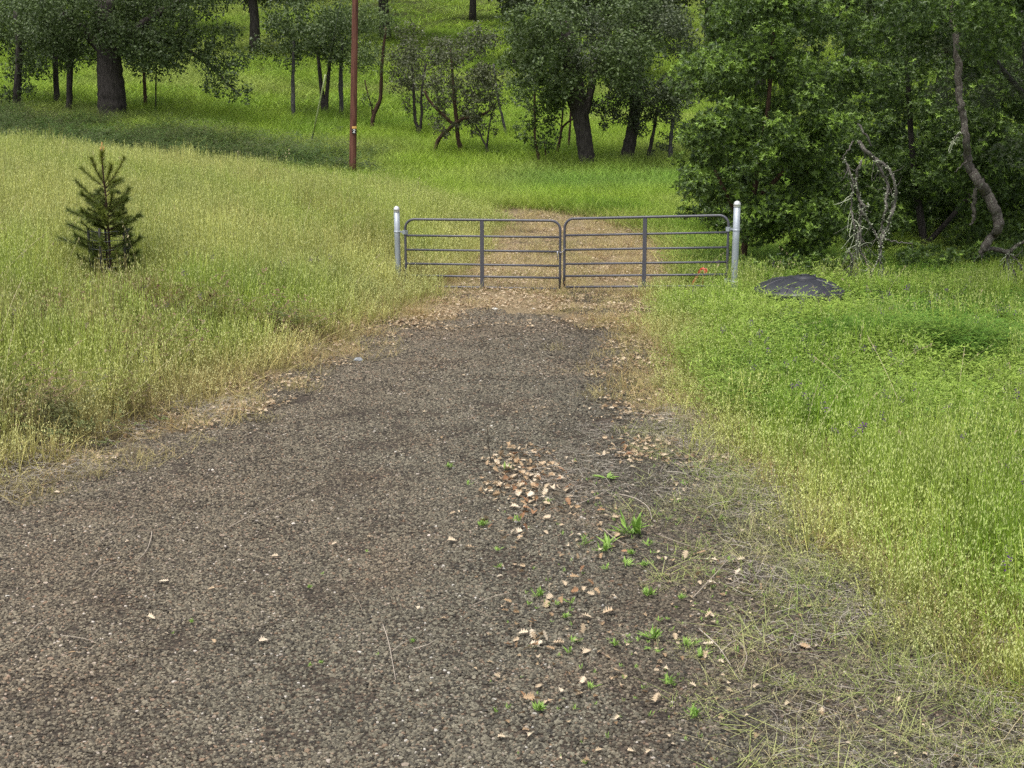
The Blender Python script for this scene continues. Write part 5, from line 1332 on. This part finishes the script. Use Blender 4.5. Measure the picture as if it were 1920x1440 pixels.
def twig(pts, wpx, label, m_=None, stand=False):
    P = []
    for i_, (u, v) in enumerate(pts):
        q = hit(u, v); q[2] += .046 + .012 * (i_ % 2); P.append(q)
    if stand:
        b = hit(*pts[0]); P = [at(u, v, b[1] + .02 * i_) for i_, (u, v) in enumerate(pts)]
    P = np.array(P); s_ = ppm(P[0][1]); Q = smooth_path(P, 3)
    root = P[0].copy(); mb = MB(); mb.add(*tube(Q, np.linspace(wpx, wpx * .5, len(Q)) / s_ / 2, 6))
    o = link('twig', mb.mesh('twig', m_ or M_TWIG, root, True), None, tuple(root)); tag(o, label, 'twig', 'twigs lying on the gravel drive')
twig([(922, 872), (918, 850), (915, 825), (914, 800)], 2.6, 'dark dry stalk standing upright on the gravel behind the litter heap', M_DARKTWIG, True)
for pts, wpx, lab in [
    ([(956, 1122), (920, 1134), (879, 1149)], 2.2, 'straight pale twig, upper arm of the V on the right gravel'),
    ([(880, 1150), (905, 1162), (925, 1168), (960, 1166)], 2.0, 'bent grey twig, lower arm of the V on the right gravel'),
    ([(718, 1182), (728, 1215), (737, 1258), (742, 1290)], 2.2, 'thin grey twig pointing toward the viewer on the front gravel'),
    ([(735, 1233), (755, 1220), (770, 1210)], 1.8, 'short twig joining the long one on the front gravel'),
    ([(775, 1228), (800, 1224), (818, 1210)], 1.8, 'curved brown twig beside the small weed on the front gravel'),
    ([(285, 1004), (284, 1020), (275, 1042), (258, 1064)], 2.4, 'curved grey twig hanging down from the forked twig on left gravel'),
    ([(258, 1004), (284, 1006), (320, 1000), (362, 996)], 2.0, 'long horizontal grey twig with a fork on left gravel'),
    ([(173, 1091), (190, 1075), (205, 1068), (220, 1067)], 2.2, 'short tan curved twig on left gravel'),
    ([(52, 1204), (72, 1185), (102, 1168)], 2.0, 'straight grey twig near the front left of the gravel'),
    ([(115, 1203), (140, 1208), (175, 1213)], 1.6, 'reddish stem beside the white chip on the front left gravel'),
    ([(430, 998), (460, 984), (482, 972), (540, 944), (610, 908)], 2.0, 'long thin pale straw crossing the middle of the gravel'),
    ([(660, 1125), (672, 1140), (680, 1157)], 2.0, 'short pale stick in the middle of the front gravel'),
    ([(480, 980), (450, 985), (425, 1000)], 1.6, 'thin straw beside the long straw on the gravel'),
    ([(190, 1024), (205, 1012), (222, 1010)], 1.6, 'tiny pale bent straw on the upper left gravel'),
    ([(1080, 955), (1110, 945), (1145, 925)], 2.0, 'grey stem right of the litter heap'),
    ([(1160, 935), (1190, 945), (1215, 960), (1222, 985)], 2.2, 'curved grey stem above the big weed tuft'),
    ([(1130, 1000), (1150, 1020), (1180, 1035)], 2.2, 'pale bleached stem lying across the weeds on the right gravel'),
    ([(1230, 1010), (1290, 1035), (1350, 1045)], 2.2, 'long grey stem in the tangle on the right gravel'),
    ([(1300, 1130), (1340, 1090), (1370, 1055), (1385, 1070)], 2.4, 'arched grey stem in the right tangle'),
    ([(1360, 1160), (1400, 1150), (1450, 1130)], 2.4, 'straight grey stem at the right edge of the gravel'),
    ([(1350, 1235), (1380, 1215), (1400, 1240), (1390, 1275)], 2.8, 'looped grey dead stem at the front right corner'),
    ([(1310, 1190), (1345, 1225), (1370, 1260)], 2.6, 'grey dead stem slanting under the looped one at the front right corner'),
    ([(0, 890), (20, 860), (35, 838)], 2.0, 'pale dry stalk leaning in the grass at the left edge')]:
    twig(pts, wpx, lab)

def weed_mesh(seed, n=26, kind=0):
    r = np.random.default_rng(seed); mb = MB()
    for i in range(n):
        a = r.uniform(0, 6.28); el = r.uniform(.35, 1.35) if kind == 0 else r.uniform(.05, .3); q = .30 * math.sqrt(r.random()) if kind == 0 else 0
        b = np.array([q * math.cos(a * 1.7), q * math.sin(a * 1.7), 0]); dd = np.array([math.cos(a) * math.cos(el), math.sin(a) * math.cos(el), math.sin(el)])
        sd = np.array([-math.sin(a), math.cos(a), 0]); l_ = r.uniform(.45, 1.0); w_ = r.uniform(.04, .08) if kind == 0 else .10
        mb.add([b, b + dd * l_ * .55 + sd * w_, b + dd * l_ + np.array([0, 0, -.05]), b + dd * l_ * .55 - sd * w_, b + dd * l_ * .6 + np.array([0, 0, -.03])], [(0, 1, 4), (1, 2, 4), (0, 4, 3), (4, 2, 3)])
    return mb.mesh('weed_tuft', M_WEED)
WM = [weed_mesh(600 + i, 40) for i in range(3)] + [weed_mesh(610 + i, 15) for i in range(3)] + [weed_mesh(620, 11, 1)]
def weed(u, v, wpx, k, label, group='green weeds growing through the gravel'):
    b = hit(u, v); s_ = ppm(b[1]); o = link('weed_tuft', WM[k], None, tuple(b)); o.location.z += .034
    sc = wpx / s_ / .92; o.scale = (sc, sc, sc * rng.uniform(.8, 1.05)); o.rotation_euler = (0, 0, rng.uniform(0, 6.28)); tag(o, label, 'weed', group)
for u, v, wpx, k, lab in [
    (1187, 1006, 54, 0, 'largest bright green weed tuft on the right side of the gravel'), (843, 882, 13, 1, 'small round bright weed on the gravel left of the standing dark stalk'), (950, 886, 20, 3, 'spiky green weed behind the litter heap'),
    (880, 916, 14, 4, 'small pale green weed at the left of the litter heap'), (1138, 902, 34, 6, 'flat green rosette weed right of the litter heap'), (1026, 948, 17, 5, 'green sprout at the right edge of the litter heap'),
    (905, 992, 20, 1, 'dense green tuft just below the litter heap'), (935, 1040, 16, 3, 'tall thin green sprout beside the pale leaf below the litter heap'), (935, 1072, 16, 4, 'low pale sprout under the tall thin one'),
    (968, 984, 20, 5, 'pale grey green sprout in the litter below the heap'), (1095, 1028, 30, 3, 'pale green spreading weed left of the largest tuft'), (1140, 1032, 40, 4, 'wide grey green weed under the pale dead stem'), (1132, 1040, 24, 0, 'green weed in front of the wide grey green one'),
    (1182, 1046, 13, 1, 'small round weed just below the largest tuft'), (1218, 1030, 24, 3, 'yellowish two part weed right of the largest tuft'), (1222, 1044, 14, 5, 'small yellowish sprout under the two part weed'),
    (1178, 1068, 30, 3, 'grey green weed in the middle of the right gravel'), (1208, 1068, 16, 1, 'upright green weed next to the grey green one'), (1138, 1074, 20, 5, 'low dark green weed on the right gravel'),
    (1010, 1124, 24, 0, 'leafy green tuft on dark gravel right of the V twig'), (993, 1142, 12, 4, 'small green sprout beside the V twig'), (1070, 1138, 20, 3, 'green tuft among brown leaves on the right gravel'),
    (1043, 1142, 13, 5, 'thin green sprout left of the brown leaves'), (1218, 1124, 24, 0, 'round green tuft on the bare dark gravel at right'), (1278, 1130, 15, 1, 'small round tuft right of the one on bare gravel'),
    (1226, 1204, 32, 0, 'big bright tuft near the front of the right gravel'), (1238, 1172, 16, 3, 'upright sprout above the big front tuft'), (1253, 1170, 9, 5, 'thin reddish green sprout above the big front tuft'),
    (1292, 1220, 30, 3, 'bright weed beside pale leaves near the front right'), (1153, 1218, 17, 1, 'low yellow green weed left of the big front tuft'), (1174, 1214, 14, 5, 'small weed between the two front tufts'), (1196, 1210, 13, 4, 'narrow weed touching the big front tuft'),
    (1236, 1232, 16, 3, 'thin upright weed in front of the big front tuft'), (1214, 1224, 12, 6, 'tiny flat weed in front of the big front tuft'), (1318, 1240, 28, 4, 'grey green weed at the front right corner'), (1075, 1212, 18, 3, 'upright green weed near the front leaves'),
    (1090, 1210, 12, 5, 'narrow green weed beside the upright one near the front leaves'), (1062, 1166, 16, 1, 'green weed right of the curled brown leaves'), (1003, 1222, 15, 3, 'green weed growing out of pale leaves at the front'),
    (1048, 1238, 10, 5, 'small sprout behind the round pale leaf at the front'), (1068, 1232, 22, 4, 'pale weed beside the round pale leaf at the front'), (1353, 1245, 16, 3, 'grey green sprout at the front right tangle'),
    (606, 1084, 8, 5, 'tiny sprout alone on the middle of the bare gravel'), (581, 1110, 9, 1, 'tiny yellow green tuft alone on the bare gravel'), (774, 1212, 11, 1, 'small bright tuft on the front gravel by the curved twig'), (602, 1252, 9, 1, 'small tuft at the very front of the gravel left of centre'), (581, 1258, 11, 4, 'pale tuft at the very front of the gravel left of centre'),
    (709, 1236, 9, 5, 'faint sprout by the long front twig'), (688, 1042, 7, 5, 'tiny sprout on bare gravel left of the litter heap'), (360, 1175, 10, 1, 'pale green sprout on the left gravel near the small leaves'), (326, 1196, 7, 5, 'tiny yellow green sprout between leaves on the left gravel'),
    (1326, 1158, 16, 3, 'upright sprout above pale leaves at the right edge'), (1340, 1085, 18, 3, 'thin green grass tuft at the right edge of the tangle'), (1368, 1060, 18, 3, 'grass tuft beside pale leaves at the right edge'), (1352, 980, 18, 3, 'yellow grass sprout near the upper right edge'), (1285, 915, 18, 3, 'thin yellowish sprout at the upper right of the gravel'),
    (1252, 1290, 26, 0, 'green tuft in the nearest gravel toward the right'), (1110, 1300, 22, 3, 'green weed in the nearest gravel right of centre'), (1010, 1340, 24, 1, 'round weed in the nearest gravel'), (1300, 1350, 30, 0, 'bright tuft nearest to the viewer')]:
    weed(u, v, wpx, k, lab)
def sprouts():
    c = candidates(7.6, 16, .16, xlo=-1.2, xhi=2.9)
    x, y = c[:, 0], c[:, 1]; n = fbm(x, y, .8, 5)
    p = .55 * sstep(-.6, .6, x) * sstep(.42, .6, n) * sstep(16, 13, y)
    c = c[rng.random(len(x)) < p]; k = len(c); s_ = rng.uniform(.022, .06, k)
    pr = []
    for i in range(3):
        me = weed_mesh(650 + i, 9); mb = MB(); v = np.array([q.co[:] for q in me.vertices]); f = np.array([q.vertices[:] for q in me.polygons]); mb.add(v, f); pr.append(mb); bpy.data.meshes.remove(me)
    scatter('tiny_sprouts', 'tiny green sprouts scattered between the weeds on the right gravel', 'sprouts', pr, M_WEED, on_ground(c, .035), zrot(k, .1), np.stack([s_, s_, s_], 1), np.ones((k, 3)))
sprouts()

LV = {m_.name: [raw_mesh('fallen_leaf', *leaf_shape(700 + i, 1.0, c_), m_) for i, c_ in enumerate((.2, .5, .8, 1.1, .4))] for m_ in (M_LEAF_PALE, M_LEAF_TAN, M_LEAF_RUST)}
def fallen_leaf(p, size, m_, label, group, tilt=.15, yaw=None, k=None):
    ms = LV[m_.name]; o = link('fallen_leaf', ms[rng.integers(0, 5) if k is None else k], None, (p[0], p[1], p[2] + .046))
    o.scale = (size, size, size); o.rotation_euler = (rng.normal(0, tilt), rng.normal(0, tilt), rng.uniform(0, 6.28) if yaw is None else yaw)
    tag(o, label, 'leaf', group); return o
for u, v, wpx, m_, yaw, lab in [
    (309, 1099, 24, M_LEAF_PALE, 2.9, 'large pale oak leaf lying flat alone on the left gravel, the upper of two'), (284, 1169, 23, M_LEAF_PALE, 2.6, 'pale lobed oak leaf alone on the left gravel, the lower of two'), (239, 1025, 12, M_LEAF_PALE, .8, 'small pale leaf on the upper left gravel by the curved twig'),
    (396, 1114, 15, M_LEAF_TAN, .3, 'small tan leaf right of the large pale one on left gravel'), (311, 1198, 12, M_LEAF_PALE, 0, 'small pale leaf fragment on the front left gravel'), (135, 1234, 18, M_LEAF_TAN, 1, 'orange brown curled leaf at the front left of the gravel'),
    (402, 1213, 15, M_LEAF_TAN, 2, 'pale orange leaf on the front gravel left of the curled sliver'), (493, 1212, 26, M_LEAF_PALE, 1.1, 'long curled pale leaf sliver on the front gravel'), (627, 1029, 13, M_LEAF_PALE, .6, 'small folded pale leaf in the middle of the bare gravel'), (515, 1052, 15, M_LEAF_PALE, 0, 'white curled leaf scrap on the bare gravel'),
    (695, 1016, 15, M_LEAF_PALE, 3, 'white leaf scrap left of the litter heap on bare gravel'), (784, 1150, 13, M_LEAF_PALE, 1.5, 'small white upright leaf scrap on the bare gravel'), (849, 971, 14, M_LEAF_PALE, .4, 'pale square leaf just left of the litter heap'), (860, 968, 9, M_LEAF_PALE, 2, 'small pale leaf beside the square one'),
    (106, 931, 13, M_LEAF_PALE, 0, 'white leaf scrap on the gravel at the left grass edge'), (57, 933, 11, M_LEAF_TAN, 1, 'tan leaf at the left grass edge'), (1046, 1216, 26, M_LEAF_PALE, 0, 'round pale leaf near the front of the right gravel'), (1140, 1158, 30, M_LEAF_TAN, .5, 'large curled tan leaf pair near the front right'), (1101, 1166, 22, M_LEAF_PALE, 3, 'flat pale leaf left of the curled tan pair'),
    (1098, 1233, 24, M_LEAF_PALE, 1, 'pale leaf right of the round pale leaf at the front'), (1025, 1141, 18, M_LEAF_PALE, .8, 'pale star shaped leaf between the green sprouts'), (980, 1197, 22, M_LEAF_PALE, .2, 'pale leaf at the left of the front leaf group'), (1334, 1166, 20, M_LEAF_PALE, 2, 'pale curled leaf at the right edge of the gravel'), (1326, 1217, 24, M_LEAF_PALE, 0, 'broad pale leaf at the front right tangle'),
    (1388, 1058, 20, M_LEAF_PALE, .5, 'pale star leaf in the grass at the right edge'), (1313, 1045, 22, M_LEAF_TAN, .2, 'orange tan curled leaf in the right tangle'), (1272, 945, 14, M_LEAF_PALE, 1, 'pale leaf at the upper right of the gravel'), (1175, 930, 14, M_LEAF_PALE, 2, 'white curled scrap right of the rosette weed'), (1126, 966, 18, M_LEAF_RUST, 0, 'dark rusty curled leaf below the rosette weed'), (1000, 970, 22, M_LEAF_RUST, 1.4, 'rusty curled leaf standing at the foot of the litter heap'),
    (880, 1035, 24, M_LEAF_TAN, .3, 'long tan leaf at the lower left of the litter'), (965, 1068, 14, M_LEAF_TAN, 1.6, 'upright tan leaf on dark gravel below the litter'), (936, 1091, 14, M_LEAF_PALE, 0, 'whitish leaf scrap on dark gravel below the litter'), (1300, 830, 18, M_LEAF_TAN, 0, 'tan leaf in the straw at the right drive edge'), (1510, 1222, 26, M_LEAF_TAN, 2.4, 'orange tan curled leaf lying in the right front grass')]:
    s_ = ppm(hit(u, v)[1]); fallen_leaf(hit(u, v), wpx / s_ / 1.15, m_, lab, 'single leaves on the drive', .12, yaw)
def leaf_group(n, cu, cv, su, sv, mats, probs, w0, w1, label, group, uni=False, tilt=.45, clip=None):
    k = 0
    while k < n:
        u = rng.uniform(cu - su, cu + su) if uni else rng.normal(cu, su); v = rng.uniform(cv - sv, cv + sv) if uni else rng.normal(cv, sv)
        if clip and not clip(u, v): continue
        m_ = mats[rng.choice(len(mats), p=probs)]
        side = 'left' if u < cu - .4 * su else 'right' if u > cu + .4 * su else 'middle'; row = 'back' if v < cv else 'front'
        lab = '%s oak leaf, %s %s of the %s' % ({'pale_dead_leaf': 'pale', 'tan_dead_leaf': 'tan', 'rusty_dead_leaf': 'rusty'}[m_.name], row, side, label)
        p = hit(u, v); s_ = ppm(p[1]); p[2] += rng.uniform(0, .02); fallen_leaf(p, rng.uniform(w0, w1) * (.5 + .5 * v / 1000) / s_ / 1.22, m_, lab, group, tilt); k += 1
ALLM = [M_LEAF_PALE, M_LEAF_TAN, M_LEAF_RUST]
leaf_group(115, 996, 915, 50, 30, ALLM, [.42, .38, .2], 13, 22, 'litter heap in the middle of the drive', 'oak leaves of the litter heap')
leaf_group(22, 975, 862, 38, 10, ALLM, [.3, .4, .3], 12, 18, 'thin litter behind the heap', 'oak leaves behind the litter heap')
leaf_group(16, 935, 1003, 32, 16, ALLM, [.4, .4, .2], 14, 22, 'litter by the dense green tuft below the heap', 'oak leaves below the litter heap')
leaf_group(22, 1120, 1000, 75, 40, ALLM, [.55, .35, .1], 12, 19, 'weedy gravel around the largest tuft', 'leaves among the weeds')
leaf_group(16, 1075, 1125, 40, 16, ALLM, [.35, .35, .3], 14, 22, 'small litter patch beside the leafy tuft', 'leaves of the small litter patch')
leaf_group(20, 1010, 1215, 36, 18, ALLM, [.6, .3, .1], 15, 24, 'leaf group by the round pale leaf', 'leaves of the front group')
leaf_group(24, 1330, 1100, 45, 75, ALLM, [.5, .4, .1], 12, 20, 'dead stem tangle', 'leaves in the stem tangle')
leaf_group(18, 1150, 848, 28, 12, ALLM, [.4, .4, .2], 11, 17, 'loose litter right of the heap', 'leaves right of the litter heap')
leaf_group(14, 1110, 1310, 150, 45, ALLM, [.6, .3, .1], 16, 24, 'gravel nearest to the viewer', 'leaves on the nearest gravel', True)
